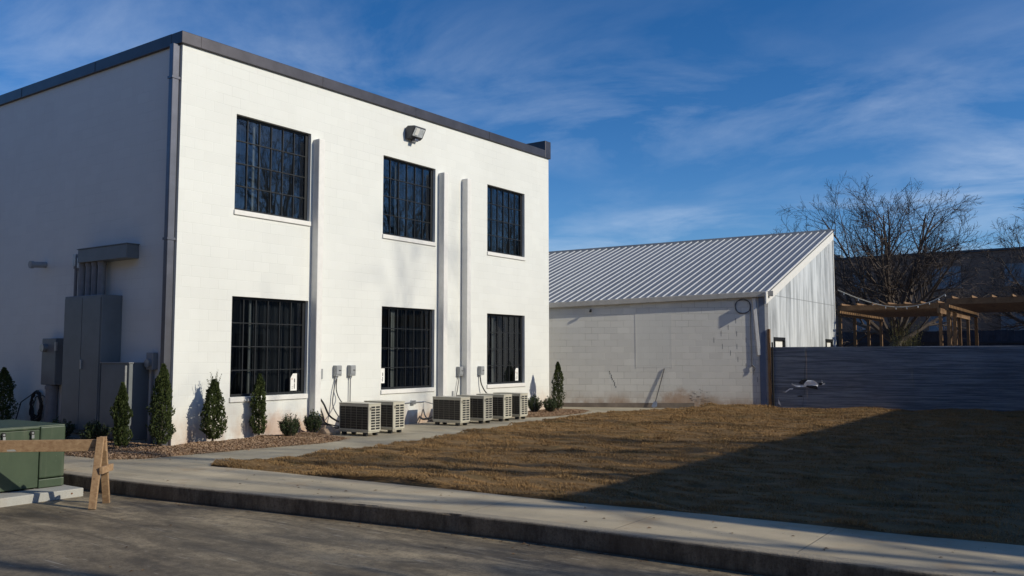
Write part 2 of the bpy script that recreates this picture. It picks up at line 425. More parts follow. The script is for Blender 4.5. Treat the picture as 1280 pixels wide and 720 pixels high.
def m_fence():
    t = NT('blue_grey_corrugated_sheet'); w = t.vec('World')
    n = t.noise(t.vec('World', (.3, .3, 12)), 2.2, 6, .8); b = t.noise(w, .8, 4)
    c = t.mix(t.rng(n, .42, .60), (.17, .185, .21), (.42, .445, .475)); c = t.mix(t.rng(b, .5, .8, 0, .5), c, (.17, .19, .22))  # level streaks put the shading of the ridges into the colour
    c = t.mix(t.rng(t.noise(t.vec('World', (.5, .5, 14)), 2, 3), .66, .74, 0, .6), c, (.42, .45, .48))
    t.color(c); t.inp('Roughness', .55); t.inp('Metallic', .3); return t.m
M['fence'] = m_fence()
M['fence_torn'] = simple('bare_bright_metal', (.9, .9, .89), .5, .0, var=.08)

def m_brick():
    t = NT('dark_brick'); uv = t.vec('UV')
    br = t.n.new('ShaderNodeTexBrick'); t.l.new(uv, br.inputs['Vector']); br.inputs['Scale'].default_value = 1
    br.inputs['Brick Width'].default_value = .22; br.inputs['Row Height'].default_value = .075; br.inputs['Mortar Size'].default_value = .008
    br.inputs['Color1'].default_value = (.34, .205, .14, 1); br.inputs['Color2'].default_value = (.23, .135, .095, 1); br.inputs['Mortar'].default_value = (.19, .16, .13, 1)
    w = t.vec('World'); c = t.mix(t.rng(t.noise(w, .6, 4), .4, .7, 0, .4), br.outputs['Color'], (.14, .09, .07))
    t.color(c); t.inp('Roughness', .9); return t.m
M['brick'] = m_brick()
M['dirt'] = simple('bare_ground', (.20, .15, .10), .95, 0, var=.3, scale=1.2, bump=.5, bscale=20)

# ------------------------------------------------------------------ the ground
kerb_line = [(-60, 6.3), (-30, 6.45), (-20, 6.50), (-14.4, 6.52), (-12.6, 6.54), (-11.4, 6.60), (-10.26, 6.70), (-8.61, 6.93), (-6.58, 7.20), (-5.34, 7.33), (-4.58, 7.38), (-3.25, 7.42), (-2.25, 7.44), (-1.1, 7.47), (4, 7.6), (12, 7.8), (40, 8.2)]
def smooth_line(pts, n=6):
    out = []
    for i in range(len(pts) - 1):
        p0 = pts[max(i - 1, 0)]; p1 = pts[i]; p2 = pts[i + 1]; p3 = pts[min(i + 2, len(pts) - 1)]
        for k in range(n):
            t = k / n
            out.append(tuple(.5 * (2 * b + (c - a) * t + (2 * a - 5 * b + 4 * c - d) * t * t + (-a + 3 * b - 3 * c + d) * t ** 3) for a, b, c, d in zip(p0, p1, p2, p3)))
    out.append(pts[-1]); return out
kl = smooth_line(kerb_line[1:-1], 5); kl = [kerb_line[0]] + kl + [kerb_line[-1]]

b = MB(); b.quad((-400, -300, SZ), (400, -300, SZ), (400, 600, SZ), (-400, 600, SZ)); tag(b.build('street', M['street']), kind='structure')
b = MB(); b.prism([(x, y + .10) for x, y in kl] + [(400, 8.4), (400, 600), (-400, 600), (-400, 6.5)], SZ - .01, GZ - .03); tag(b.build('ground', M['dirt']), kind='structure')
# kerb: rounded profile swept along its line
b = MB(); prof = [(0.0, SZ - .02), (-.002, GZ - .022), (.006, GZ - .008), (.022, GZ), (.15, GZ + .001), (.15, SZ - .02)]
prof = [(-a if False else a, z) for a, z in prof]
nn = len(prof)
kd = []
for i in range(len(kl) - 1):
    L_ = math.hypot(kl[i + 1][0] - kl[i][0], kl[i + 1][1] - kl[i][1]); m_ = max(1, int(L_ / .08)) if -14 < kl[i][0] < 2 else 1
    kd += [(kl[i][0] + (kl[i + 1][0] - kl[i][0]) * q / m_, kl[i][1] + (kl[i + 1][1] - kl[i][1]) * q / m_) for q in range(m_)]
kd.append(kl[-1])
for i, (x, y) in enumerate(kd):
    x2, y2 = kd[min(i + 1, len(kd) - 1)]; x1, y1 = kd[max(i - 1, 0)]
    d = Vector((x2 - x1, y2 - y1)).normalized(); nrm = Vector((-d.y, d.x))
    for pi, (a, z) in enumerate(prof):
        if 0 < pi < 4:
            chip = max(0, noise.noise((x * 5, y * 5, 2)) - .32) * .05
            a = a + noise.noise((x * 2.5, pi * 3, 5)) * .004 + noise.noise((x * 14, pi * 3, 1)) * .0025 + (chip if pi < 3 else 0); z = z + noise.noise((x * 3, pi * 5, 8)) * .002 - (chip if pi == 2 else 0)
        b.v.append((x + nrm.x * a, y + nrm.y * a, z))
    if i:
        for k in range(nn - 1):
            p = (i - 1) * nn + k; q = i * nn + k
            b.f.append((p, q, q + 1, p + 1))
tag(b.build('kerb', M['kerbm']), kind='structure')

lawn_front = [(-11.33, 8.22), (-10.3, 8.33), (-9.1, 8.40), (-7.0, 8.55), (-5.3, 8.62), (-3.86, 8.78), (-2.7, 8.86), (-1.6, 8.90), (-.75, 9.0), (3.2, 9.2)]
lawn_back = [(-11.52, 8.45), (-11.36, 8.9), (-11.24, 9.6), (-11.14, 10.8), (-11.08, 12.1), (-11.4, 14.2), (-11.7, 16.7), (-11.98, 18.5), (-12.05, 20.2), (-11.62, 22.8), (-10.9, 24.6), (-10.4, 25.72)]
lf = smooth_line(lawn_front, 5); lb = smooth_line(lawn_back, 5)
b = MB(); b.prism([(x, y + .148) for x, y in kl if -30.5 < x < 12.5] + [(12, 9.6)] + lf[::-1][0:] + [(-11.45, 8.3), (-13.4, 8.3), (-30, 8.3)], SZ, GZ)
tag(b.build('sidewalk', M['walk']), kind='structure')
b = MB(); b.prism([(-13.4, 8.304), (-11.47, 8.304)] + lb + [(-10.4, 25.9), (-15.2, 23.8), (-15.2, 22.3), (-14.1, 22.3), (-14.1, 9.2), (-13.4, 9.2)], SZ, GZ - .002)
tag(b.build('path', M['path']), kind='structure')

lawn_poly = lf + [(3.2, 29.6), (-8.8, 26.50), (-9.0, 26.42)] + lb[::-1]
def inside(x, y, poly):
    c = False; j = len(poly) - 1
    for i in range(len(poly)):
        xi, yi = poly[i]; xj, yj = poly[j]
        if (yi > y) != (yj > y) and x < (xj - xi) * (y - yi) / (yj - yi) + xi: c = not c
        j = i
    return c
def lawn_z(x, y):
    z = noise.noise((x * .45, y * .8, 0)) * .05 + noise.noise((x * 1.1, y * 3.2, 4)) * .045 + noise.noise((x * 2.4, y * 5.5, 9)) * .022 + noise.noise((x * 5, y * 6, 7)) * .010
    # a little spoil bank along the old wall and the fence
    d = y - (24.9 + (x + 12.2) * .478) if x < -8.8 else y - (26.25 + (x + 8.7) * .264)
    bank = .10 * math.exp(-((d + .25) / .45) ** 2) * (.6 + .6 * noise.noise((x * .9, 3, 0)))
    return GZ + .035 + z + max(0, bank)
b = MB(); st = .12; idx = {}
x0, y0 = -12.4, 8.0
NX, NY = int(15.7 / st), int(21.8 / st)
ok = [[inside(x0 + (i + .5) * st, y0 + (j + .5) * st, lawn_poly) for j in range(NY)] for i in range(NX)]
def vid(i, j):
    if (i, j) not in idx:
        idx[(i, j)] = len(b.v); x = x0 + i * st; y = y0 + j * st
        edge = any(not ok[min(max(a, 0), NX - 1)][min(max(c, 0), NY - 1)] for a in (i - 1, i) for c in (j - 1, j))
        b.v.append((x, y, GZ - .015 if edge else lawn_z(x, y)))
    return idx[(i, j)]
for i in range(NX):
    for j in range(NY):
        if ok[i][j]: b.f.append((vid(i, j), vid(i + 1, j), vid(i + 1, j + 1), vid(i, j + 1)))
tag(b.build('lawn', M['turf'], smooth=True), kind='structure')
# dormant grass blades
b = MB(); rg = random.Random(3)
def blade(x, y, h, w):
    z = lawn_z(x, y) - .012; a = rg.uniform(0, 6.283); l = rg.uniform(.25, 1.0) * h; t = rg.uniform(0, 6.283)
    dx, dy = math.cos(a) * w, math.sin(a) * w; n = len(b.v)
    b.v += [(x - dx, y - dy, z), (x + dx, y + dy, z), (x + math.cos(t) * l, y + math.sin(t) * l, z + h)]
    b.f.append((n, n + 1, n + 2))
cnt = 0
while cnt < 480000:
    # denser towards the near edge, where single blades show
    x = rg.uniform(-12.2, 1.6); y = 8.1 + 20 * rg.random() ** 1.45
    if not inside(x, y, lawn_poly): continue
    if x > -1.0 and rg.random() < .6: continue
    k = .45 + 1.25 * max(0, noise.noise((x * 2.0, y * 5.0, 1)) + .32)
    d = math.hypot(x, y)
    blade(x, y, rg.uniform(.018, .038) * k * (1 + d * .012), .0028 + d * .00033); cnt += 1
tag(b.build('dormant_grass', M['grass']), 'short straw brown dormant grass blades of the sodded lawn', 'grass', kind='stuff')

# mulch beds
def bed(name, poly, label, n, seed, hump=.07):
    rg = random.Random(seed); cx = sum(p[0] for p in poly) / len(poly); cy = sum(p[1] for p in poly) / len(poly)
    def edge_d(x, y):
        m = 9
        for i in range(len(poly)):
            a = Vector(poly[i]); c = Vector(poly[(i + 1) % len(poly)]); p = Vector((x, y)); ab = c - a
            t = max(0, min(1, (p - a).dot(ab) / ab.length_squared)); m = min(m, (p - a - ab * t).length)
        return m
    def bz(x, y):
        return GZ - .004 + hump * min(1, edge_d(x, y) / .3) * (.8 + .5 * noise.noise((x * 2, y * 2, 0)))
    q = MB(); xs = [p[0] for p in poly]; ys = [p[1] for p in poly]; s_ = .1; ids = {}
    nx = int((max(xs) - min(xs)) / s_) + 1; ny = int((max(ys) - min(ys)) / s_) + 1
    def v(i, j):
        if (i, j) not in ids:
            x = min(xs) + i * s_; y = min(ys) + j * s_; ids[(i, j)] = len(q.v)
            q.v.append((x, y, bz(x, y) if inside(x, y, poly) else GZ - .02))
        return ids[(i, j)]
    for i in range(nx):
        for j in range(ny):
            if inside(min(xs) + (i + .5) * s_, min(ys) + (j + .5) * s_, poly): q.f.append((v(i, j), v(i + 1, j), v(i + 1, j + 1), v(i, j + 1)))
    k = 0
    while k < n:
        x = rg.uniform(min(xs), max(xs)); y = rg.uniform(min(ys), max(ys))
        if not inside(x, y, poly):
            if not (rg.random() < .05 and edge_d(x, y) < .12): continue
        z = (bz(x, y) if inside(x, y, poly) else GZ) + rg.uniform(.0, .018)
        L = rg.uniform(.006, .017); W = L * rg.uniform(.35, .7); a = rg.uniform(0, 6.28); tl = rg.uniform(-.6, .6); tr = rg.uniform(-.6, .6)
        c_, s2 = math.cos(a), math.sin(a); m = len(q.v)
        for u_, w_ in ((-L, -W), (L, -W), (L, W), (-L, W)):
            q.v.append((x + u_ * c_ - w_ * s2, y + u_ * s2 + w_ * c_, z + u_ * tl + w_ * tr + .006))
        q.f.append((m, m + 1, m + 2, m + 3)); k += 1
    return tag(q.build(name, M['mulch']), label, 'mulch', kind='stuff')
bed('mulch_bed', [(-26, 7.62), (-14.5, 7.66), (-13.35, 7.75), (-12.95, 8.2), (-12.88, 8.9), (-12.7, 10.3), (-12.45, 11.4), (-12.52, 12.0), (-12.75, 12.45), (-14.19, 12.6), (-14.19, 9.43), (-26, 9.43)],
    'reddish wood chip mulch bed round the near corner of the white building', 130000, 5)
bed('mulch_bed', [(-13.1, 19.15), (-12.75, 19.5), (-12.55, 20.4), (-12.58, 21.5), (-12.95, 22.5), (-14.19, 22.4), (-14.19, 19.1)],
    'small mulch patch at the far corner of the white building past the condensers', 24000, 6, .05)

# dead leaves and grit in the gutter, on the pavement and along the lawn edge
b = MB(); rg = random.Random(77)
for k in range(2600):
    u = rg.uniform(-13.5, 0.5); i = min(range(len(kd)), key=lambda q: abs(kd[q][0] - u)); ky = kd[i][1]; m_ = rg.random()
    if m_ < .55: y = ky - abs(rg.gauss(0, .10)) - .01; z = SZ
    elif m_ < .72: y = ky - rg.uniform(.1, 3.2); z = SZ
    elif m_ < .88: y = ky + rg.uniform(.02, 1.25); z = GZ
    else: y = ky + 1.25 + abs(rg.gauss(0, .5)); z = GZ + .06
    big = rg.random() < .10; L_ = rg.uniform(.012, .028) if big else rg.uniform(.003, .009); a = rg.uniform(0, 6.28); c_, s_ = math.cos(a) * L_, math.sin(a) * L_; e = L_ * .35 if big else .002
    if z > GZ + .01 and not big: continue
    b.quad((u - c_, y - s_, z + .003), (u + s_ * .55, y - c_ * .55, z + .003 + e), (u + c_, y + s_, z + .004), (u - s_ * .55, y + c_ * .55, z + .003 + e * .6))
tag(b.build('leaf_litter', simple('dead_leaf', (.17, .10, .055), .85, 0, .5, 25)), 'scattered dead leaves and grit along the kerb and pavement', 'leaf litter', kind='stuff')

# ------------------------------------------------------------------ the white two-storey building
FX = -14.2; SY = 9.44; EY = 22.25; BX = -26.0
def ztop(y): return 7.44 + (y - SY) * (7.62 - 7.44) / (EY - SY)
A = empty('white_building', (FX, SY, GZ), 'large two-storey white painted block building with dark metal coping and black grid windows', 'building')
WIN = [(10.69, 12.64, 4.45, 6.38), (14.91, 16.84, 4.44, 6.35), (19.08, 20.93, 4.43, 6.32), (10.69, 12.64, .75, 2.73), (14.91, 16.84, .75, 2.72), (19.08, 20.93, .75, 2.71)]
b = MB()
ys = sorted({SY, EY, *[w[0] for w in WIN], *[w[1] for w in WIN]})
TH = .22
for i in range(len(ys) - 1):
    ya, yb = ys[i], ys[i + 1]
    holes = sorted([(w[2], w[3]) for w in WIN if abs(w[0] - ya) < .001])
    z = GZ - .2
    for h0, h1 in holes:
        b.quad((FX, ya, z), (FX, yb, z), (FX, yb, h0), (FX, ya, h0)); z = h1
    b.quad((FX, ya, z), (FX, yb, z), (FX, yb, ztop(yb)), (FX, ya, ztop(ya)))
for ya, yb, z0, z1 in WIN:   # reveals
    b.quad((FX, ya, z0), (FX - TH, ya, z0), (FX - TH, ya, z1), (FX, ya, z1))
    b.quad((FX, yb, z0), (FX, yb, z1), (FX - TH, yb, z1), (FX - TH, yb, z0))
    b.quad((FX, ya, z1), (FX - TH, ya, z1), (FX - TH, yb, z1), (FX, yb, z1))
    b.quad((FX, ya, z0), (FX, yb, z0), (FX - TH, yb, z0), (FX - TH, ya, z0))
b.quad((FX, SY, GZ - .2), (FX, SY, ztop(SY)), (BX, SY, ztop(SY)), (BX, SY, GZ - .2))
b.quad((FX, EY, GZ - .2), (BX, EY, GZ - .2), (BX, EY, ztop(EY)), (FX, EY, ztop(EY)))
b.quad((BX, SY, GZ - .2), (BX, SY, ztop(SY)), (BX, EY, ztop(EY)), (BX, EY, GZ - .2))
b.build('wall', M['wall_white'], A)
# rooms behind the windows, floors
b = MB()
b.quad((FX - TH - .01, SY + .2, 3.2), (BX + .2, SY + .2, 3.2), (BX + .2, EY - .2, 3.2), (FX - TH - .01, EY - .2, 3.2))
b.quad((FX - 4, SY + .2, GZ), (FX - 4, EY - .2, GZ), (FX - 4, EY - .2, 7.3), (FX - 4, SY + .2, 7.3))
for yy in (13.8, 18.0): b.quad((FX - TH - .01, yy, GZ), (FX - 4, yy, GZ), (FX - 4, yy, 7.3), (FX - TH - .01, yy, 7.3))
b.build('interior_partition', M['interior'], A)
b = MB(); b.quad((FX, SY, ztop(SY) - .1), (BX, SY, ztop(SY) - .1), (BX, EY, ztop(EY) - .1), (FX, EY, ztop(EY) - .1)); b.build('roof_deck', M['coping'], A)
# coping: front, side, far parapet that stands higher
b = MB(); OV = .055; CH = .232
def cop(xa, xb, ya, yb, lift=0, h=CH):
    n = len(b.v)
    for zz in (-.005, h):
        for x, y in ((xa, ya), (xb, ya), (xb, yb), (xa, yb)): b.v.append((x, y, ztop(y) + zz + lift))
    b.f.extend(tuple(n + i for i in q) for q in ((3, 2, 1, 0), (4, 5, 6, 7), (0, 1, 5, 4), (1, 2, 6, 5), (2, 3, 7, 6), (3, 0, 4, 7)))
cop(FX - .28, FX + OV, SY - OV, EY - .26)
cop(BX, FX - .281, SY - OV, SY + .28, .0, CH + .004)
cop(BX, FX + OV, EY - .258, EY + OV, .0, CH + .30)
cp = b.build('coping', M['coping'], A, bevel=.012)
b = MB()
for yy in (9.8, 12.9, 16.0, 19.1):
    b = MB(); b.box(FX + OV + .001, FX + OV + .006, yy, yy + .035, ztop(yy) + .004, ztop(yy) + CH - .006); b.build('joint_cover', M['coping'], cp)
for xx in (-17.2, -20.3, -23.4):
    b = MB(); b.box(xx, xx + .035, SY - OV - .006, SY - OV - .001, ztop(SY) + .004, ztop(SY) + CH - .006); b.build('joint_cover', M['coping'], cp)

def window(i, ya, yb, z0, z1, lower):
    fx = FX - .085
    w = MB(); fw = .05
    w.box(fx - .05, fx, ya, ya + fw, z0, z1); w.box(fx - .05, fx, yb - fw - .03, yb, z0, z1)
    w.box(fx - .05, fx, ya + fw, yb - fw - .03, z0, z0 + fw); w.box(fx - .05, fx, ya + fw, yb - fw - .03, z1 - fw, z1)
    W = w.build('window', M['frame'], A, bevel=.006)
    m = MB(); nc, nr = 6, 4; gy0, gy1, gz0, gz1 = ya + fw, yb - fw - .03, z0 + fw, z1 - fw
    for k in range(1, nc):
        y = gy0 + (gy1 - gy0) * k / nc; m.box(fx - .036, fx - .008, y - .011, y + .011, gz0, gz1)
    for k in range(1, nr):
        z = gz0 + (gz1 - gz0) * k / nr; m.box(fx - .034, fx - .006, gy0, gy1, z - .010, z + .010)
    m.build('muntins', M['frame'], W)
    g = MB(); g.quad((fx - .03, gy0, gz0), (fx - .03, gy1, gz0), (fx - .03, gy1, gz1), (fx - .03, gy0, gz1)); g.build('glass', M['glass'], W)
    s = MB(); s.box(FX - .084, FX + .035, ya - .015, yb + .012, z0 - .10, z0 - .002); s.build('sill', M['trim_white'], W, bevel=.008)
    # pleated curtains just inside
    def cur(a, c, mat, ph, N=40, amp=.035, x=fx - .19):
        q = MB(); prev = None
        for k in range(N + 1):
            y = a + (c - a) * k / N; xx = x + amp * math.sin(k * 1.35 + ph) + .015 * math.sin(k * .5 + ph)
            drift = .05 * math.sin(k * .31 + ph)
            cur_ = ((xx, y + drift * .3, z0 - .05), (xx * 1.0, y, z1 + .05))
            if prev: q.quad(prev[0], cur_[0], cur_[1], prev[1])
            prev = cur_
        q.build('curtain', mat, W)
    wd = yb - ya
    cur(ya - .05, ya + wd * (.26 + .03 * math.sin(i)), M['curtain'], i)
    cur(ya + wd * (.29 + .03 * math.sin(i)), ya + wd * (.338 + .02 * math.sin(i * 2)), M['curtain_lining'], i * 2, 8, .012, fx - .13)
    cur(ya + wd * (.37 + .02 * math.sin(i * 2)), yb + .05, M['curtain'], i * 3)
    if lower:
        if i == 4: sy, sz = ya + fw + .015, .90
        else: sy, sz = yb - fw - .03 - .27, .82
        x = fx - .024; q = MB()
        q.v += [(x, sy, sz), (x, sy + .17, sz), (x, sy + .17, sz + .36), (x, sy + .06, sz + .36), (x, sy, sz + .27)]; q.f.append((0, 1, 2, 3, 4))
        nt = q.build('notice', M['leaflet'], W)
        q = MB(); q.box(x + .001, x + .002, sy + .095, sy + .115, sz + .04, sz + .15); q.box(x + .001, x + .002, sy + .095, sy + .12, sz + .17, sz + .25)
        q.box(x + .001, x + .002, sy + .03, sy + .07, sz + .05, sz + .056); q.box(x + .001, x + .002, sy + .03, sy + .075, sz + .08, sz + .086)
        q.build('print', M['ink'], nt)
        q = MB(); q.box(x + .001, x + .002, sy + .025, sy + .05, sz + .235, sz + .255); q.build('emblem', M['ink_red'], nt)
    return W
for i, w in enumerate(WIN): window(i, *w, lower=i >= 3)

for y, zb in ((12.70, .0), (16.96, .0), (17.93, .0)):
    b = MB(); b.box(FX + .001, FX + .20, y, y + .17, GZ - .1, 6.27); b.build('pipe_chase', M['trim_white'], A, bevel=.02)
# downspout at the corner of the shaded side
b = MB(); b.box(-14.37, -14.245, SY - .165, SY - .025, GZ, 7.42); ds = b.build('downspout', M['downspout'], A, bevel=.012)
for z in (.6, 3.7, 6.75):
    b = MB(); b.box(-14.385, -14.23, SY - .18, SY - .005, z, z + .045); b.build('strap', M['downspout'], ds)
b = MB(); b.box(-14.47, -14.40, SY - .05, SY - .003, GZ, 7.42); b.build('corner_flashing', M['coping'], A)
# small stub pipe, vents
b = MB(); b.tube([(-18.95, SY, 3.52), (-18.95, SY - .3, 3.50)], .065, 14); b.tube([(-18.95, SY - .27, 3.50), (-18.95, SY - .34, 3.497)], .08, 14); tag(b.build('wall_pipe', M['cabinet2']), 'short grey pipe stub poking out of the shaded side wall', 'pipe')
for y, z, lab in ((13.05, 1.16, 'narrow grey wall plate beside the first pipe chase'), (17.58, .52, 'small grey wall plate low between the twin pipe chases'), (18.27, 1.12, 'narrow grey wall plate right of the second twin pipe chase')):
    b = MB(); b.box(FX + .001, FX + .02, y - .025, y + .025, z - .11, z + .11); b.box(FX + .0201, FX + .024, y - .012, y + .012, z - .07, z + .07); tag(b.build('wall_plate', M['cabinet2'], bevel=.003), lab, 'wall plate', 'narrow plates on the facade')

# wall light
L = empty('wall_light', (FX, 15.87, 7.0), 'wedge shaped floodlight fixed under the coping of the white facade', 'wall light')
b = MB(); y0_, y1_ = 15.66, 16.08
def wedge(y0, y1, pr):
    n = len(b.v)
    for y in (y0, y1):
        for x, z in pr: b.v.append((FX + x, y, z))
    k = len(pr)
    b.f.append(tuple(range(n, n + k))); b.f.append(tuple(range(n + k, n + 2 * k))[::-1])
    for i in range(k): b.f.append((n + i, n + k + i, n + k + (i + 1) % k, n + (i + 1) % k))
wedge(y0_, y1_, [(.004, 6.86), (.004, 7.12), (.09, 7.17), (.31, 7.145), (.325, 7.11), (.21, 6.90), (.14, 6.86)])
b.build('housing', simple('bronze_housing', (.06, .062, .07), .45, .4), L, weld=True, bevel=.01)
b = MB(); b.quad((FX + .327, y0_ + .03, 7.098), (FX + .327, y1_ - .03, 7.098), (FX + .220, y1_ - .03, 6.912), (FX + .220, y0_ + .03, 6.912))
gl_m = simple('prismatic_lens', (.55, .58, .6), .15, 0, var=.25, scale=18); b.build('lens', gl_m, L)
b = MB(); b.quad((FX + .324, y0_ + .08, 7.088), (FX + .324, y0_ + .2, 7.088), (FX + .236, y0_ + .2, 6.935), (FX + .236, y0_ + .08, 6.935))
b.v = [(x + .006, y, z) for x, y, z in b.v]; b.build('reflector', M['leaflet'], L)
b = MB(); b.box(FX + .06, FX + .2, 15.82, 15.94, 6.80, 6.86); b.build('ballast_box', M['downspout'], L, bevel=.01)

for ch in [x for x in bpy.data.objects if x.parent == L]: ch.location.z = 0.05

# ------------------------------------------------------------------ electrical gear on the shaded side wall
E_ = empty('electrical_cabinet', (-16.6, SY - .2, GZ), 'tall dark grey electrical cabinet standing against the shaded side wall', 'cabinet')
b = MB(); b.box(-17.30, -15.93, 9.02, SY - .005, .05, 2.74); b.build('body', M['cabinet'], E_, bevel=.012)
b = MB(); b.box(-17.27, -16.62, 9.004, 9.019, .12, 2.69); b.box(-16.60, -15.96, 9.004, 9.019, .12, 2.69); b.build('door', M['cabinet'], E_, bevel=.004)
b = MB(); b.box(-16.58, -16.54, 8.975, 9.003, 1.3, 1.48); b.build('handle', M['galv'], E_, bevel=.004)
b = MB(); b.box(-17.26, -15.97, 9.06, SY - .02, GZ, .05); b.build('plinth', M['pad'], E_)
T_ = empty('cable_trough', (-16.3, SY, 3.4), 'long grey metal cable trough high on the shaded side wall above the cabinet', 'cable trough')
b = MB(); b.box(-17.18, -15.42, 9.18, SY - .004, 3.43, 3.70); b.build('body', M['cabinet'], T_, bevel=.008)
b = MB(); b.box(-17.20, -15.40, 9.165, SY - .002, 3.701, 3.715); b.build('lid', M['cabinet'], T_)
cds = [(-17.17, .075), (-16.93, .07), (-16.71, .07), (-16.47, .075)]
for k, (x, r) in enumerate(cds):
    b = MB(); b.tube([(x, 9.30, 2.745), (x, 9.30, 3.43)], r, 18, False); b.tube([(x, 9.30, 3.36), (x, 9.30, 3.429)], r * 1.15, 18)
    tag(b.build('conduit_pipe', M['pipe_pvc'], smooth=False), ['thick grey conduit, leftmost of the four under the cable trough', 'thick grey conduit, second from the left under the cable trough', 'thick grey conduit, third from the left under the cable trough', 'thick grey conduit, rightmost of the four under the cable trough'][k], 'conduit', 'thick conduits rising from the cabinet')
for k, (x, z) in enumerate(((-17.56, 3.35), (-17.40, 3.30))):
    b = MB(); b.tube([(x, 9.36, 2.745 if k else 2.6), (x, 9.36, z)], .032, 12); b.tube([(x, 9.36, z), (x, 9.36, z + .05)], .05, 12)
    cn = empty('thin_conduit', (x, 9.36, 2.6), ['thin conduit with pale cap left of the cabinet top', 'second thin conduit with pale cap beside the four thick ones'][k], 'conduit', 'thin conduits left of the cable trough')
    b.build('pipe', M['pipe_pvc'], cn)
    q = MB(); q.box(x - .05, x + .05, 9.31, SY - .003, z + .05, z + .30 - k * .03); q.build('junction_box', M['galv'], cn, bevel=.006)
E2 = empty('utility_cabinet', (-15.4, SY - .2, GZ), 'shorter grey utility cabinet against the side wall next to the downspout', 'cabinet')
b = MB(); b.box(-15.90, -14.95, 9.03, SY - .006, .0, 1.42); b.build('body', M['cabinet'], E2, bevel=.01)
b = MB(); b.box(-15.87, -15.0, 9.015, 9.029, .07, 1.37); d_ = b.build('door', M['cabinet2'] if False else M['cabinet'], E2, bevel=.004)
b = MB(); b.box(-15.03, -15.0, 8.985, 9.014, .9, 1.38); b.build('hasp', M['galv'], d_)
b = MB(); b.box(-15.92, -14.93, 9.01, SY - .004, 1.421, 1.435); b.build('lid', M['cabinet2'], E2)
b = MB(); b.box(-15.88, -14.97, 9.06, SY - .02, GZ, -.0); b.build('plinth', M['pad'], E2)
E3 = empty('small_meter', (-14.85, SY, 1.4), 'small grey meter box between the utility cabinet and the downspout', 'meter')
b = MB(); b.box(-14.90, -14.68, 9.33, SY - .003, 1.30, 1.62); b.build('case', M['cabinet2'], E3, bevel=.01)
b = MB(); b.tube([(-14.79, 9.33, 1.42), (-14.79, 9.27, 1.42)], .075, 18); b.build('dial', M['galv'], E3)
b = MB(); b.tube([(-14.79, 9.40, GZ), (-14.79, 9.40, 1.3)], .022, 10); b.build('conduit', M['pipe_pvc'], E3)
E4 = empty('electric_meter', (-18.3, SY, .95), 'grey electric meter box left of the tall cabinet with a pipe below', 'meter')
b = MB(); b.box(-18.58, -18.02, 9.24, SY - .004, .95, 1.92); b.build('case', M['cabinet'], E4, bevel=.012)
b = MB(); b.tube([(-18.42, 9.24, 1.72), (-18.42, 9.15, 1.72)], .085, 20); b.build('dial', M['galv'], E4)
b = MB(); b.tube([(-18.28, 9.33, GZ), (-18.28, 9.33, .95)], .12, 18); b.tube([(-18.28, 9.33, .86), (-18.28, 9.33, .93)], .135, 18); b.build('pipe', M['pipe_pvc'], E4)
b = MB(); b.box(-17.99, -17.95, 9.2, 9.24, 1.66, 1.84); b.build('handle', M['galv'], E4)
b = MB(); rg = random.Random(11)
for k in range(11):
    pts = []; r = .26 + rg.uniform(-.05, .05); cx = -18.98 + rg.uniform(-.04, .04); cz = .48 + rg.uniform(-.06, .05); ph = rg.uniform(0, 6)
    for q in range(26):
        t = ph + q / 24 * 6.283; pts.append((cx + r * math.cos(t) * .8, SY - .05 - .05 * rg.random(), cz + r * math.sin(t) * 1.15))
    b.tube(pts, .011, 6)
b.tube([(-18.7, 9.35, .72), (-18.5, 9.32, .68), (-18.38, 9.32, .66)], .012, 6); b.tube([(-19.1, 9.36, .75), (-19.5, 9.3, .55), (-19.6, 9.2, -.05)], .012, 6)
tag(b.build('cable_coil', M['cable']), 'tangled coil of black cable hanging on the side wall by the electric meter', 'cable')

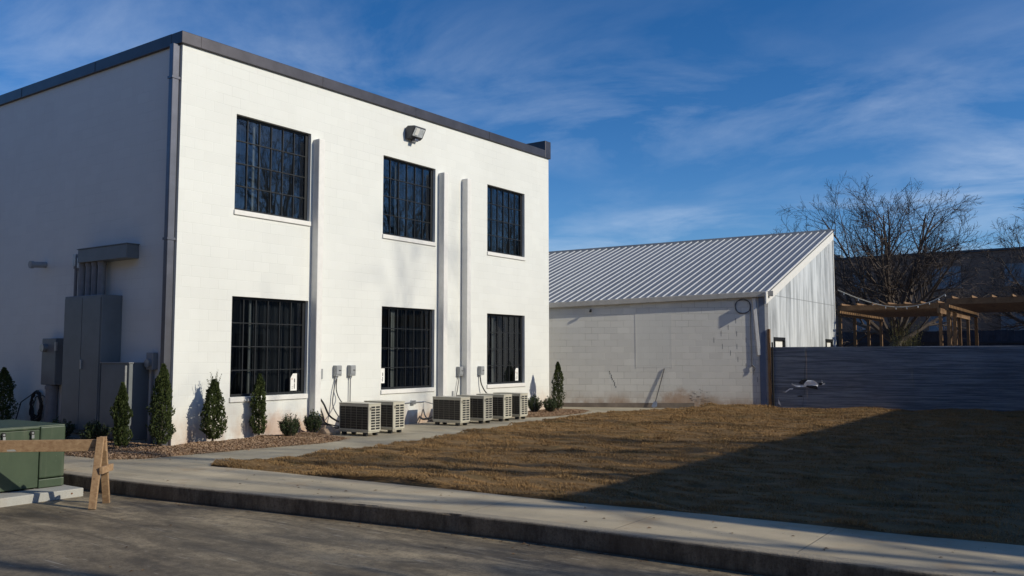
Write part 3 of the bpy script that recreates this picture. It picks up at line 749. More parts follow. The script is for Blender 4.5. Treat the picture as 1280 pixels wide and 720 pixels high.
# ------------------------------------------------------------------ air conditioners
def make_ac(x1, y0, label):
    x0 = x1 - .86; y1 = y0 + .36; z0 = GZ + .075; z1 = z0 + .575
    o = empty('air_conditioner', ((x0 + x1) / 2, y0 + .18, GZ), label, 'air conditioner', 'outdoor condenser units along the facade')
    b = MB()
    b.box(x0, x1, y0 + .02, y1, z0 + .02, z1)                        # core
    b.box(x0, x1, y0, y0 + .0199, z0 + .02, z0 + .06); b.box(x0, x1, y0, y0 + .0199, z1 - .05, z1)
    b.box(x0, x0 + .022, y0, y0 + .0199, z0 + .06, z1 - .05); b.box(x1 - .026, x1, y0, y0 + .0199, z0 + .06, z1 - .05)
    b.build('casing', M['ac_body'], o, bevel=.004)
    b = MB(); b.box(x0 - .008, x1 + .008, y0 - .008, y1 + .008, z1 + .0005, z1 + .022); b.build('lid', M['ac_body'], o, bevel=.008)
    b = MB(); b.box(x0 + .023, x1 - .027, y0 + .008, y0 + .0195, z0 + .061, z1 - .051); cl = b.build('coil', M['ac_dark'], o)
    b = MB()
    for k in range(1, 5):
        x = x0 + .022 + (.812) * k / 5; b.box(x - .003, x + .003, y0 + .001, y0 + .0075, z0 + .061, z1 - .051)
    for k in range(1, 9):
        z = z0 + .06 + .465 * k / 9; b.box(x0 + .023, x1 - .027, y0 + .0005, y0 + .006, z - .0022, z + .0022)
    b.build('guard', M['ac_grid'], cl)
    b = MB()
    for k in range(9):
        z = z0 + .055 + k * .055
        for c in range(2):
            ya = y0 + .075 + c * .14
            b.box(x1 + .0008, x1 + .0022, ya, ya + .115, z, z + .037)
    b.build('louvre', M['rubber'], o)
    b = MB(); b.box(x0 + .02, x1 - .02, y0 + .01, y1 - .01, z0 - .006, z0 + .0195); b.build('base_pan', M['ac_body'], o)
    for xx in (x0 + .12, x1 - .12):
        for yy in (y0 + .04, y1 - .04):
            b = MB(); b.box(xx - .05, xx + .05, yy - .03, yy + .03, GZ + .0005, z0 - .007); b.build('foot', M['rubber'], o, bevel=.006)
    b = MB(); b.box(x1 + .001, x1 + .003, y0 + .03, y0 + .08, z1 - .12, z1 - .06); b.build('badge', M['ac_grid'], o)
    return o
proto = make_ac(-12.67, 12.95, 'cream condenser unit nearest the camera, beside the round shrub')
acl = ['second cream condenser unit, just behind the nearest one under the wall boxes', 'cream condenser unit left of the twin pipe chases, first of the far four', 'cream condenser unit directly in front of the twin pipe chases', 'cream condenser unit fifth along, under the pale cable loop', 'farthest cream condenser unit, under the far ground floor window']
for (x, y), lab in zip([(-12.70, 13.72), (-12.69, 16.02), (-12.67, 16.90), (-12.66, 17.72), (-12.70, 18.50)], acl):
    c = copy_tree(proto); c.location = proto.location + Vector((x + 12.67, y - 12.95, 0)); c['label'] = lab

def disconnect(y, z, label, runs, mat='cable_grey'):
    o = empty('disconnect_box', (FX, y, z), label, 'electrical box', 'electrical boxes on the facade')
    b = MB(); b.box(FX + .002, FX + .10, y - .085, y + .085, z - .02, z + .22); b.build('case', M['cabinet2'], o, bevel=.008)
    b = MB(); b.box(FX + .1005, FX + .115, y - .075, y + .075, z + .02, z + .21); b.build('cover', M['cabinet2'], o, bevel=.006)
    b = MB(); b.box(FX + .1155, FX + .130, y - .01, y + .05, z + .105, z + .118); b.build('latch', M['rubber'], o)
    b = MB(); b.tube([(FX + .05, y - .03, z - .021), (FX + .05, y - .03, z - .08)], .022, 10); b.build('fitting', M['galv'], o)
    for k, (pts, r, mt) in enumerate(runs):
        q = MB(); q.tube(smooth3(pts), r, 8); q.build('cable', M[mt], o)
    return o
def smooth3(pts, n=8):
    out = []
    for i in range(len(pts) - 1):
        p0 = pts[max(i - 1, 0)]; p1 = pts[i]; p2 = pts[i + 1]; p3 = pts[min(i + 2, len(pts) - 1)]
        for k in range(n):
            t = k / n; out.append(tuple(.5 * (2 * b_ + (c - a) * t + (2 * a - 5 * b_ + 4 * c - d) * t * t + (-a + 3 * b_ - 3 * c + d) * t ** 3) for a, b_, c, d in zip(p0, p1, p2, p3)))
    out.append(pts[-1]); return out
disconnect(13.47, 1.12, 'grey wall box with two hanging cables right of the first pipe chase',
    [([(FX + .05, 13.44, 1.05), (FX + .06, 13.36, .75), (FX + .08, 13.33, .45), (FX + .35, 13.3, .2), (FX + .66, 13.18, .25)], .012, 'cable_grey'),
     ([(FX + .05, 13.46, 1.05), (FX + .06, 13.44, .8), (FX + .1, 13.5, .6), (FX + .45, 13.35, .45), (FX + .64, 13.2, .42)], .011, 'cable')])
disconnect(13.90, 1.12, 'grey wall box with one straight conduit down to the second condenser',
    [([(FX + .05, 13.87, 1.05), (FX + .05, 13.87, .7), (FX + .05, 13.87, .4), (FX + .05, 13.87, .2)], .013, 'pipe_pvc')])
disconnect(17.82, 1.04, 'grey wall box overlapping the second of the twin pipe chases',
    [([(FX + .05, 17.79, .97), (FX + .06, 17.72, .7), (FX + .07, 17.66, .4), (FX + .35, 17.6, .2)], .011, 'cable_grey')])
disconnect(18.74, 1.04, 'grey wall box left of the far ground floor window',
    [([(FX + .05, 18.71, .97), (FX + .08, 18.74, .75), (FX + .2, 18.86, .5), (FX + .55, 18.98, .35), (FX + .8, 18.8, .3)], .016, 'cable')])
def pipes(name, label, runs, cat='pipework'):
    b = MB()
    for pts, r in runs: b.tube(smooth3(pts), r, 8)
    return b
b = pipes('', '', [([(FX + .01, 13.02, .62), (FX + .10, 13.05, .5), (FX + .14, 13.18, .25), (FX + .4, 13.25, .12), (FX + .66, 13.2, .12)], .02), ([(FX + .01, 13.0, .45), (FX + .08, 13.02, .3), (FX + .12, 13.1, .1), (FX + .5, 13.3, .02), (FX + .66, 13.25, .06)], .014),
                   ([(FX + .1, 12.55, .02), (FX + .4, 12.75, .12), (FX + .55, 12.95, .03), (FX + .66, 13.1, .05)], .02)])
tag(b.build('line_set', M['cable']), 'black insulated refrigerant lines running from the wall to the nearest condenser', 'pipework', 'insulated refrigerant lines')
b = pipes('', '', [([(FX + .01, 16.30, .05), (FX + .2, 16.2, .0), (FX + .45, 16.2, .05), (FX + .66, 16.2, .15)], .025), ([(FX + .01, 16.42, .22), (FX + .15, 16.35, .05), (FX + .4, 16.25, -.03), (FX + .66, 16.3, .05)], .018)])
tag(b.build('line_set', M['cable_grey']), 'pale grey refrigerant lines looping to the third condenser', 'pipework', 'insulated refrigerant lines')
b = pipes('', '', [([(FX + .01, 18.22, .55), (FX + .1, 18.26, .45), (FX + .3, 18.3, .25), (FX + .66, 18.1, .15)], .018)])
tag(b.build('line_set', M['cable']), 'short black line from the wall down behind the fifth condenser', 'pipework', 'insulated refrigerant lines')
J = empty('junction_box', (FX, 16.0, .4), 'small grey junction box on a level conduit low under the middle window', 'electrical box')
b = MB(); b.box(FX + .002, FX + .07, 15.95, 16.08, .36, .46); b.build('case', M['galv'], J, bevel=.006)
b = MB(); b.tube([(FX + .03, 14.2, .36), (FX + .03, 15.95, .41)], .012, 8); b.tube([(FX + .03, 16.08, .41), (FX + .03, 16.45, .41), (FX + .3, 16.5, .35)], .012, 8); b.build('conduit', M['galv'], J)
b = MB(); rg = random.Random(4)
for (x, y, s_) in ((-13.72, 12.82, .20), (-13.85, 13.0, .13), (-13.6, 12.95, .09)):
    n0 = len(b.v); bm = bmesh.new(); bmesh.ops.create_icosphere(bm, subdivisions=2, radius=s_)
    for v in bm.verts:
        k = 1 + .35 * noise.noise(v.co * 6 + Vector((x * 9, y, 0))); b.v.append((x + v.co.x * k, y + v.co.y * k, GZ + .05 + v.co.z * k * .75))
    for f_ in bm.faces: b.f.append(tuple(n0 + v.index for v in f_.verts))
    bm.free()
tag(b.build('clay_clod', simple('pale_clay', (.46, .34, .24), .95, 0, .2, 8, .8, 30)), 'pale clay clod lying by the wall behind the nearest condenser', 'clod')

# ------------------------------------------------------------------ plants along the building
def thuja(x, y, z, h, r, seed, label, sparse_top=False, name='arborvitae', n=5200, group='columnar evergreens by the buildings', mat='thuja'):
    o = empty(name, (x, y, z), label, 'evergreen shrub', group)
    rg = random.Random(seed); b = MB(); b.tube([(x, y, z - .05), (x + .01, y, z + h * .5), (x, y, z + h * .93)], [.022, .014, .004], 7); b.build('stem', M['bark'], o)
    b = MB()
    for k in range(n):
        t = rg.random() ** .85; hz = .05 + t * (h - .05)
        a = rg.uniform(0, 6.283)
        lump = .72 + .60 * noise.noise((math.cos(a) * 1.6 + seed, math.sin(a) * 1.6, hz * 4.2)) + .34 * noise.noise((math.cos(a) * 4 + seed, math.sin(a) * 4, hz * 9))
        prof = min(1, (t + .05) * 6) ** .5 * (1 - max(0, (t - .35) / .66) ** 2.3) if t > 0 else .5
        prof = max(prof, .06)
        R_ = r * prof * lump * (.55 + .45 * rg.random() ** .45)
        px, py, pz = x + R_ * math.cos(a), y + R_ * math.sin(a), z + hz
        # flat upright sprays leaning outward
        up = Vector((math.cos(a) * .45 + rg.uniform(-.3, .3), math.sin(a) * .45 + rg.uniform(-.3, .3), 1)).normalized()
        sd_ = Vector((rg.uniform(-1, 1), rg.uniform(-1, 1), rg.uniform(-.3, .3))).normalized(); sd_ = (sd_ - up * sd_.dot(up)).normalized()
        L_ = rg.uniform(.022, .05); W_ = rg.uniform(.006, .014); P = Vector((px, py, pz))
        b.quad(P - sd_ * W_ * .5, P + up * L_ * .5 - sd_ * W_ * 1.3, P + up * L_, P + up * L_ * .5 + sd_ * W_ * 1.3)
    if sparse_top:
        for k in range(24):
            a = rg.uniform(0, 6.28); q = rg.uniform(.02, .09); p0 = Vector((x + math.cos(a) * q, y + math.sin(a) * q, z + h * rg.uniform(.82, .95))); p1 = p0 + Vector((math.cos(a) * .05, math.sin(a) * .05, rg.uniform(.08, .30)))
            b.tube([p0, p1], [.003, .001], 3, False)
            for m_ in range(7):
                pp = p0.lerp(p1, rg.random()); dd = Vector((rg.uniform(-1, 1), rg.uniform(-1, 1), 1)).normalized() * .03; sw = Vector((dd.y, -dd.x, 0)).normalized() * .004
                b.quad(pp - sw, pp + dd * .5 - sw * 2, pp + dd, pp + dd * .5 + sw * 2)
    b.build('foliage', M[mat], o)
    return o
MZ = GZ + .055
thuja(-14.12, 8.42, MZ, 1.12, .155, 1, 'slim arborvitae in front of the shaded utility cabinet')
thuja(-13.80, 8.98, MZ, 1.44, .22, 2, 'tallest arborvitae at the near corner below the downspout', n=6500)
thuja(-13.85, 10.07, MZ, 1.14, .23, 3, 'arborvitae with wispy bare top left of the first ground floor window', True, n=6500)
thuja(-13.98, 11.22, MZ, 1.22, .165, 4, 'narrow arborvitae standing before the left ground floor window')
thuja(-13.45, 21.55, MZ - .02, 1.40, .20, 5, 'lone arborvitae at the far corner against the old wall', n=4500)
thuja(-19.55, 8.95, MZ, 1.32, .27, 6, 'dark arborvitae in shade behind the green transformer')
thuja(-20.30, 8.75, MZ, 1.25, .28, 7, 'shaded arborvitae cut by the left edge of the picture')

def boxwood(x, y, z, h, r, seed, label, mat='box', n=60, name='round_shrub', group='small rounded shrubs', cat='shrub'):
    o = empty(name, (x, y, z), label, cat, group); rg = random.Random(seed)
    s = MB(); f = MB()
    for k in range(n):
        a = rg.uniform(0, 6.283); sp = rg.random() ** .6
        top = Vector((x + math.cos(a) * r * sp, y + math.sin(a) * r * sp, z + h * (1 - .42 * sp * sp) * rg.uniform(.78, 1.06))); bot = Vector((x + math.cos(a) * r * .18, y + math.sin(a) * r * .18, z - .02))
        mid = bot.lerp(top, .5) + Vector((math.cos(a), math.sin(a), 0)) * r * .12
        s.tube([bot, mid, top], [.006, .004, .002], 4, False)
        for m_ in range(48):
            t = .22 + .78 * rg.random() ** .8; p = (bot.lerp(mid, t * 2) if t < .5 else mid.lerp(top, t * 2 - 1)) + Vector((rg.gauss(0, .014), rg.gauss(0, .014), rg.gauss(0, .01)))
            d = Vector((rg.uniform(-1, 1), rg.uniform(-1, 1), rg.uniform(.1, 1.2))).normalized(); w = d.cross(Vector((rg.uniform(-1, 1), rg.uniform(-1, 1), rg.uniform(-1, 1)))).normalized() * rg.uniform(.007, .012); L_ = rg.uniform(.022, .036)
            f.quad(p, p + d * L_ * .5 + w, p + d * L_, p + d * L_ * .5 - w)
    s.build('stems', M['bark'], o); f.build('foliage', M[mat], o)
    return o
boxwood(-13.45, 11.55, MZ, .46, .22, 21, 'upright round shrub under the left ground floor window')
boxwood(-13.72, 12.42, MZ, .46, .22, 22, 'round shrub beside the nearest condenser and first pipe chase')
boxwood(-13.72, 20.72, MZ - .02, .48, .25, 23, 'round shrub just past the last condenser')
boxwood(-13.25, 20.85, MZ - .02, .46, .25, 24, 'round shrub between the last condenser and the lone far arborvitae')
boxwood(-16.75, 8.70, MZ, .40, .30, 25, 'low dark shrub in shade before the tall cabinet')
boxwood(-15.30, 8.62, MZ, .42, .30, 26, 'low dark shrub in shade before the utility cabinet')

# ------------------------------------------------------------------ green transformer and its pad
b = MB(); b.box(-13.9, -11.41, 4.96, 6.30, SZ - .02, SZ + .11); tag(b.build('concrete_pad', M['pad'], bevel=.012), 'pale concrete slab under the green transformer', 'concrete pad')
b = MB(); b.tube([(-11.412, 6.14, -.245), (-11.405, 6.14, -.245)], .012, 10); tag(b.build('form_nail', M['rust']), 'tiny rusty nail stub in the edge of the transformer pad', 'nail')
X_ = empty('transformer', (-12.5, 5.6, SZ + .11), 'squat green steel transformer box on a concrete pad', 'transformer')
tz0 = SZ + .112; tz1 = .64
b = MB(); b.box(-13.3, -11.86, 5.02, 6.24, tz0, tz1 - .03); b.build('tank', M['green'], X_, bevel=.03, seg=3)
b = MB(); b.box(-11.859, -11.80, 5.04, 5.885, tz0 + .02, tz1 - .05); dl = b.build('door', M['green'], X_, bevel=.006)
b = MB(); b.box(-11.859, -11.80, 5.897, 6.235, tz0 + .13, tz1 - .012); b.build('door', M['green'], X_, bevel=.02)
b = MB(); b.box(-11.859, -11.80, 5.897, 6.235, tz0 + .005, tz0 + .118); b.build('sill_panel', M['green'], X_, bevel=.01)
b = MB(); n = len(b.v)
b.box(-13.32, -11.845, 5.0, 6.25, tz1 - .0295, tz1); b.box(-11.845, -11.795, 5.0, 5.888, tz1 - .045, tz1 - .006); b.build('lid', M['green'], X_, bevel=.012)
for yy in (5.42, 5.78):
    b = MB(); b.tube([(-11.799, yy, .555), (-11.77, yy, .555)], .028, 14); lk = b.build('lock', M['rubber'], X_)
    b = MB(); b.box(-11.775, -11.755, yy - .016, yy + .016, .485, .53); b.tube([(-11.769, yy, .555), (-11.762, yy, .555)], .014, 10); b.build('padlock', M['galv'], lk)

# ------------------------------------------------------------------ sawhorse
H = empty('sawhorse', (-11.3, 5.3, SZ), 'rough lumber sawhorse barrier with a long plank before the green transformer', 'sawhorse')
c0 = Vector((-10.49, 6.00, 0)); dr = Vector((-.76, -.65, 0)).normalized(); pr = Vector((-dr.y, dr.x, 0)); pr = -pr if pr.y < 0 else pr
b = MB(); b.bar(c0 - dr * .06 + Vector((0, 0, .455)), c0 + dr * 2.3 + Vector((0, 0, .45)), .045, .145); b.build('plank', M['wood'], H, bevel=.004)
def leg(c, side, off):
    top = c + Vector((0, 0, .555)) + pr * side * .035 + dr * off; foot = c + pr * side * .235 + Vector((0, 0, SZ + .003)) + dr * off
    q = MB(); q.bar(foot, top, .085 if side < 0 else .085, .04, up=pr); o = q.build('leg', M['wood'], H, bevel=.003)
for t in (0.0, 2.12):
    leg(c0 + dr * t, -1, 0.0 if True else 0); leg(c0 + dr * t, 1, 0.0)
    q = MB(); cc = c0 + dr * (t + (-.065 if t < 1 else .065)); q.bar(cc - pr * .17 + Vector((0, 0, .16)), cc + pr * .20 + Vector((0, 0, .16)), .04, .085); q.build('cross_brace', M['wood'], H, bevel=.003)
b = MB(); b.box(0, 0, 0, 0, 0, 0)
q = MB(); pc = c0 + dr * 1.0; pn = -pr * .0235; t0 = pc + pn + Vector((0, 0, .39)); 
q.quad(t0, t0 + dr * .11, t0 + dr * .12 + Vector((0, 0, .02)), t0 + dr * .03 + Vector((0, 0, .025))); q.build('paint_smudge', M['pad'], H)

# ------------------------------------------------------------------ the old warehouse with the metal roof
EL = Vector((-17.6, 22.31)); ER = Vector((-8.83, 26.50)); wdir = (ER - EL).normalized(); wn_ = Vector((wdir.y, -wdir.x))   # outward normal, towards the camera
def ez(x): return 3.42 + (x + 8.83) * (3.42 - 3.13) / (8.83 * 1.0 - 0 + .0 + (15.0 - 8.83 - 8.83 + 0.0) + 6.17 - 6.17 + 0) if False else 3.40 + (x + 8.83) * .0486
B = empty('warehouse', (-12, 25, GZ), 'low old warehouse of painted block with a ribbed metal lean-to roof', 'building')
b = MB()
b.quad((EL.x, EL.y, GZ - .2), (ER.x, ER.y, GZ - .2), (ER.x, ER.y, ez(ER.x) + .1), (EL.x, EL.y, ez(EL.x) + .1))
b.quad((EL.x, EL.y, GZ - .2), (EL.x, EL.y, 3.2), (-19, 28.5, 5.2), (-19, 28.5, GZ - .2))
b.quad((-19, 28.5, GZ - .2), (-19, 28.5, 5.3), (-8.9, 34.0, 6.1), (-8.9, 34.0, GZ - .2))
b.build('wall', M['wall_old'], B)
def onw(x, out, z):     # point on the front wall at world x, pushed out by out
    y = EL.y + (x - EL.x) * wdir.y / wdir.x
    return Vector((x + wn_.x * out, y + wn_.y * out, z))
def wbox(mb, xa, xb, o0, o1, z0, z1):
    n = len(mb.v)
    for z in (z0, z1):
        for x, o in ((xa, o1), (xb, o1), (xb, o0), (xa, o0)): mb.v.append(tuple(onw(x, o, z)))
    mb.f.extend(tuple(n + i for i in q) for q in ((3, 2, 1, 0), (4, 5, 6, 7), (0, 1, 5, 4), (1, 2, 6, 5), (2, 3, 7, 6), (3, 0, 4, 7)))
b = MB(); wbox(b, -12.50, -11.52, .001, .004, 1.16, 2.92); b.build('blocked_opening', block_paint('infill_block', (.70, .685, .63), .35, .5, .0, (.5, .5, .5), .06, .8), B)
b = MB(); wbox(b, -12.53, -12.50, .0, .006, 1.14, 2.94); wbox(b, -11.52, -11.50, .0, .006, 1.14, 2.94); b.build('opening_trim', M['wall_old'], B)
# stepped crack through the old blocks
b = MB()
for (x, z) in [(-9.72, 2.62), (-9.93, 2.42), (-10.13, 2.22), (-10.33, 2.02), (-10.10, 1.82), (-9.88, 1.62), (-9.68, 1.42), (-9.46, 1.22), (-9.26, 1.02), (-9.16, .80), (-9.70, 2.22), (-9.45, 2.02), (-9.70, 1.82)]:
    wbox(b, x - .004, x + .005, .0005, .002, z - .08, z + .08)
b.build('joint_crack', M['interior'], B)
b = MB(); rg = random.Random(9)
for k in range(26):
    x = rg.uniform(-11.0, -10.5); z = rg.uniform(.1, .55) * (1 - abs(x + 10.72) * 1.3); wbox(b, x - rg.uniform(.01, .05), x + rg.uniform(.01, .05), .001, .003, z, z + rg.uniform(.005, .012))
for k in range(9):
    x = -13.28 + k * .022 + rg.uniform(-.02, .02); z = 1.0 - k * .06; wbox(b, x, x + .02, .001, .003, z, z + .05)
b.build('paint_chip', M['interior'], B)
b = MB(); b.quad(onw(-17.6, .004, .10 - .1), onw(-10.9, .004, .06), onw(-10.9, .012, GZ - .1), onw(-17.6, .012, GZ - .1)); b.build('footing', simple('dark_footing', (.20, .16, .125), .9, 0, .3, 3, .6, 20), B)  # dark brown strip along the foot of the wall
# roof sheet with ribs along +Y
rm = .36
def rz(x, y):
    ye = EL.y + (x - EL.x) * wdir.y / wdir.x
    return ez(x) + .17 + rm * (y - ye)
TR = Vector((-8.75, 34.18)); TL = Vector((-18.95, 28.5))
def back_y(x): return TL.y + (x - TL.x) * (TR.y - TL.y) / (TR.x - TL.x)
def front_y(x): return EL.y + (x - EL.x) * wdir.y / wdir.x - .16
b = MB(); xs = [-18.95 + i * (10.2 / 60) for i in range(61)]
for i in range(60):
    xa, xb = xs[i], xs[i + 1]
    fa, fb = max(front_y(xa), 22.33), max(front_y(xb), 22.33)
    b.quad((xa, fa, rz(xa, fa)), (xb, fb, rz(xb, fb)), (xb, back_y(xb), rz(xb, back_y(xb))), (xa, back_y(xa), rz(xa, back_y(xa))))
    b.quad((xa, fa, rz(xa, fa) - .03), (xa, back_y(xa), rz(xa, back_y(xa)) - .03), (xb, back_y(xb), rz(xb, back_y(xb)) - .03), (xb, fb, rz(xb, fb) - .03))
rf = b.build('roof', M['roof'], B)
b = MB(); x = -18.8
while x < -8.76:
    ya = max(front_y(x), 22.33) - .01; yb = back_y(x) + .02; n = len(b.v); hh = .030; w0, w1 = .030, .012
    for y in (ya, yb):
        z = rz(x, y) + .001
        b.v += [(x - w0, y, z), (x - w1, y, z + hh), (x + w1, y, z + hh), (x + w0, y, z)]
    b.f += [(n, n + 4, n + 5, n + 1), (n + 1, n + 5, n + 6, n + 2), (n + 2, n + 6, n + 7, n + 3), (n, n + 1, n + 2, n + 3), (n + 7, n + 6, n + 5, n + 4)]
    x += .222
b.build('standing_ribs', M['roof_rib'], rf)
b = MB(); p, q = Vector((TL.x, TL.y + .03, rz(TL.x, TL.y) + .02)), Vector((TR.x, TR.y + .03, rz(TR.x, TR.y) + .02)); b.bar(p, q, .16, .10); b.build('ridge_cap', M['roof'], rf)
# eave board / box gutter
b = MB(); n = len(b.v)
xa, xb = -17.4, -8.70
for x in (xa, xb):
    for o, z in ((.03, ez(x) - .03), (.15, ez(x) - .03), (.17, ez(x) + .135), (.03, ez(x) + .135)): v = onw(x, o, z); b.v.append(tuple(v))
b.f += [(n, n + 4, n + 5, n + 1), (n + 1, n + 5, n + 6, n + 2), (n + 2, n + 6, n + 7, n + 3), (n + 3, n + 7, n + 4, n), (n, n + 1, n + 2, n + 3), (n + 7, n + 6, n + 5, n + 4)]
b.build('eave_gutter', simple('old_white_gutter', (.52, .50, .46), .5, .2, .12, 4), B, weld=True, bevel=.01)
# gable end clad in sheets, with two openings
GX = -8.83
def gz_(y): return rz(GX, y) - .06
OPN = [(26.95, 28.05, .95, 2.12), (32.85, 33.80, .95, 2.14)]
b = MB(); gy = [26.50, 26.95, 28.05, 32.85, 33.80, 34.15]
for i in range(5):
    ya, yb = gy[i], gy[i + 1]
    if i in (1, 3):
        b.quad((GX, ya, GZ - .1), (GX, yb, GZ - .1), (GX, yb, .95), (GX, ya, .95)); zt = OPN[0 if i == 1 else 1][3]
        b.quad((GX, ya, zt), (GX, yb, zt), (GX, yb, gz_(yb)), (GX, ya, gz_(ya)))
    else: b.quad((GX, ya, GZ - .1), (GX, yb, GZ - .1), (GX, yb, gz_(yb)), (GX, ya, gz_(ya)))
b.quad((GX, 34.15, GZ - .1), (GX - .2, 34.15, GZ - .1), (GX - .2, 34.15, gz_(34.15)), (GX, 34.15, gz_(34.15)))
b.build('gable_cladding', M['gable'], B)
for ya, yb, z0, z1 in OPN:
    q = MB(); f_ = .10
    q.box(GX - .06, GX + .03, ya, ya + f_, z0, z1); q.box(GX - .06, GX + .03, yb - f_, yb, z0, z1); q.box(GX - .06, GX + .03, ya + f_, yb - f_, z0, z0 + f_); q.box(GX - .06, GX + .03, ya + f_, yb - f_, z1 - f_, z1)
    wi = q.build('window', M['frame'], B, bevel=.006)
    q = MB(); q.quad((GX - .04, ya + f_, z0 + f_), (GX - .04, yb - f_, z0 + f_), (GX - .04, yb - f_, z1 - f_), (GX - .04, ya + f_, z1 - f_)); q.build('blind', M['leaflet'], wi)
b = MB(); ya, yb = 26.2, 34.2
n = len(b.v)
for y in (ya, yb):
    z = rz(GX, y)
    b.v += [(GX + .005, y, z - .34), (GX + .05, y, z - .34), (GX + .05, y, z + .03), (GX + .005, y, z + .03)]
b.f += [(n, n + 1, n + 5, n + 4), (n + 1, n + 2, n + 6, n + 5), (n + 2, n + 3, n + 7, n + 6), (n + 3, n, n + 4, n + 7), (n, n + 3, n + 2, n + 1), (n + 4, n + 5, n + 6, n + 7)]
b.build('rake_trim', M['trim_white'], B)
b = MB(); b.box(GX - .02, GX + .035, 34.16, 34.22, GZ, gz_(34.15)); b.build('corner_trim', M['trim_white'], B)
# leaning downspout, bluish corner strip, conduit with coil of wire
b = MB(); b.bar(onw(-9.22, .025, 3.33), onw(-9.10, .025, 1.55), .10, .045, up=(wn_.x, wn_.y, 0)); b.build('downspout', M['trim_white'], B, bevel=.008)
b = MB(); n = len(b.v); wbox(b, -9.09, -8.93, .003, .045, GZ, 3.35); b.build('corner_strip', simple('blue_grey_sheet', (.16, .19, .26), .5, .3), B)
b = MB(); b.tube([onw(-9.31, .018, 3.0), onw(-9.31, .018, 2.45), onw(-9.30, .018, 1.2)], .016, 8); b.tube([onw(-9.30, .04, 1.25), onw(-9.22, .05, 1.15), onw(-9.27, .05, 1.05)], .018, 8); b.build('conduit', M['cable_grey'], B)
b = MB(); pts = []
for k in range(75):
    t = k / 24 * 6.283; r = .21 + .01 * math.sin(k); c = onw(-9.52 + r * math.cos(t), .018 + .004 * math.sin(k * .7), 3.07 + r * 1.05 * math.sin(t)); pts.append(c)
b.tube(pts, .010, 6); tag(b.build('wire_coil', M['cable_grey']), 'loop of grey wire hung under the warehouse eave by the downspout', 'wire')
b = MB(); b.tube([onw(-13.8, .03, 3.0), onw(-13.8, .10, 2.96)], .03, 8); b.box(*(lambda v: (v.x - .03, v.x + .03, v.y - .03, v.y + .03, v.z - .03, v.z + .03))(onw(-13.8, .12, 2.95))); tag(b.build('wall_bracket', M['rubber']), 'tiny black bracket under the warehouse eave', 'bracket')
# shovel leaning on the wall
S = empty('shovel', tuple(onw(-12.0, .3, GZ)), 'long handled tool leaning on the old warehouse wall', 'shovel')
b = MB(); b.tube([onw(-11.72, .02, 1.13), onw(-11.98, .07, .10)], .016, 8); b.build('handle', M['cable_grey'], S)
p = onw(-11.98, .07, .10); q = MB(); d = (onw(-12.03, .10, -.09) - p); sx = Vector((wdir.x, wdir.y, 0)) * .09
q.quad(p - sx * .6, p + sx * .6, p + d * .8 + sx, p + d * 1.05, p + d * .8 - sx); q.v += [tuple(Vector(v) + Vector((wn_.x, wn_.y, 0)) * .008) for v in q.v[:5]]
q.f.append((9, 8, 7, 6, 5)); q.f += [(i, 5 + i, 5 + (i + 1) % 5, (i + 1) % 5) for i in range(5)]; q.build('blade', M['galv'], S)

# ------------------------------------------------------------------ corrugated fence
F0 = Vector((-8.79, 26.48)); F1 = Vector((3.4, 29.60)); fd = (F1 - F0).normalized(); fn = Vector((fd.y, -fd.x))
Fn = empty('metal_fence', (F0.x, F0.y, GZ), 'dark blue-grey fence of horizontal corrugated sheets closing the far side of the lawn', 'fence')
def fp(s, o, z): return Vector((F0.x + fd.x * s + fn.x * o, F0.y + fd.y * s + fn.y * o, z))
tear = [(.62, .55), (.72, .60), (.82, .625), (.95, .70), (1.06, .79), (1.2, .78), (1.32, .74), (1.40, .66), (1.38, .58), (1.2, .60), (1.0, .555), (.8, .53)]
segs = [(0, 1.05), (1.052, 4.0), (4.002, 7.4), (7.402, 10.8), (10.802, 12.4)]
for si, (sa, sb) in enumerate(segs):
    b = MB(); N = 240; ns = 8 if si > 1 else 12
    zt0, zt1 = 1.79, 1.80
    rows = []
    for k in range(N + 1):
        z = GZ - .02 + (1.80 - GZ + .02) * k / N; o = .010 * math.sin(k / N * 60 * 6.283) + .004 * si % .008
        rows.append([(tuple(fp(sa + (sb - sa) * j / ns, o + .012 * noise.noise(((sa + (sb - sa) * j / ns) * 1.3, z * 1.5, si)), z + .03 * (sa + (sb - sa) * j / ns) / 6.6 * k / N))) for j in range(ns + 1)])
    base = 0
    for r_ in rows: b.v += r_
    for k in range(N):
        for j in range(ns): a = k * (ns + 1) + j; b.f.append((a, a + 1, a + ns + 2, a + ns + 1))
    b.build('sheet', M['fence'], Fn, smooth=True)
b = MB()
def flap(pts, out):
    n = len(b.v); b.v += [tuple(fp(s, out + .012 * math.sin(i * 2.1), z)) for i, (s, z) in enumerate(pts)]; b.f.append(tuple(range(n, n + len(pts))))
def q_(pts): return [((x - 960) * .0262, 1.6 - (y - 442) * .0247) for x, y in pts]
flap(q_([(983, 478.5), (987, 480.5), (991, 481), (996, 481), (998, 479), (1000, 480), (999, 483), (989, 483.2), (984, 480.5)]), .03)
flap(q_([(997, 479), (999, 476.5), (1001, 474.7), (1007, 474.6), (1011, 477), (1012.5, 480), (1012, 482.5), (1010, 481), (1000, 480.8), (999, 482.5)]), .04)
flap(q_([(1016.8, 478.5), (1020, 477.8), (1020, 479.5), (1017, 480.5)]), .022); flap(q_([(1016.4, 474), (1016.9, 474), (1017.3, 478), (1016.7, 478)]), .022)
flap(q_([(972, 489.5), (976, 489), (981, 485), (985, 485), (984.5, 486), (981, 486.5), (977, 490)]), .022); flap(q_([(968, 498), (970, 503), (971, 507), (968, 504)]), .022)
b.build('torn_edge', M['fence_torn'], Fn)
b = MB()
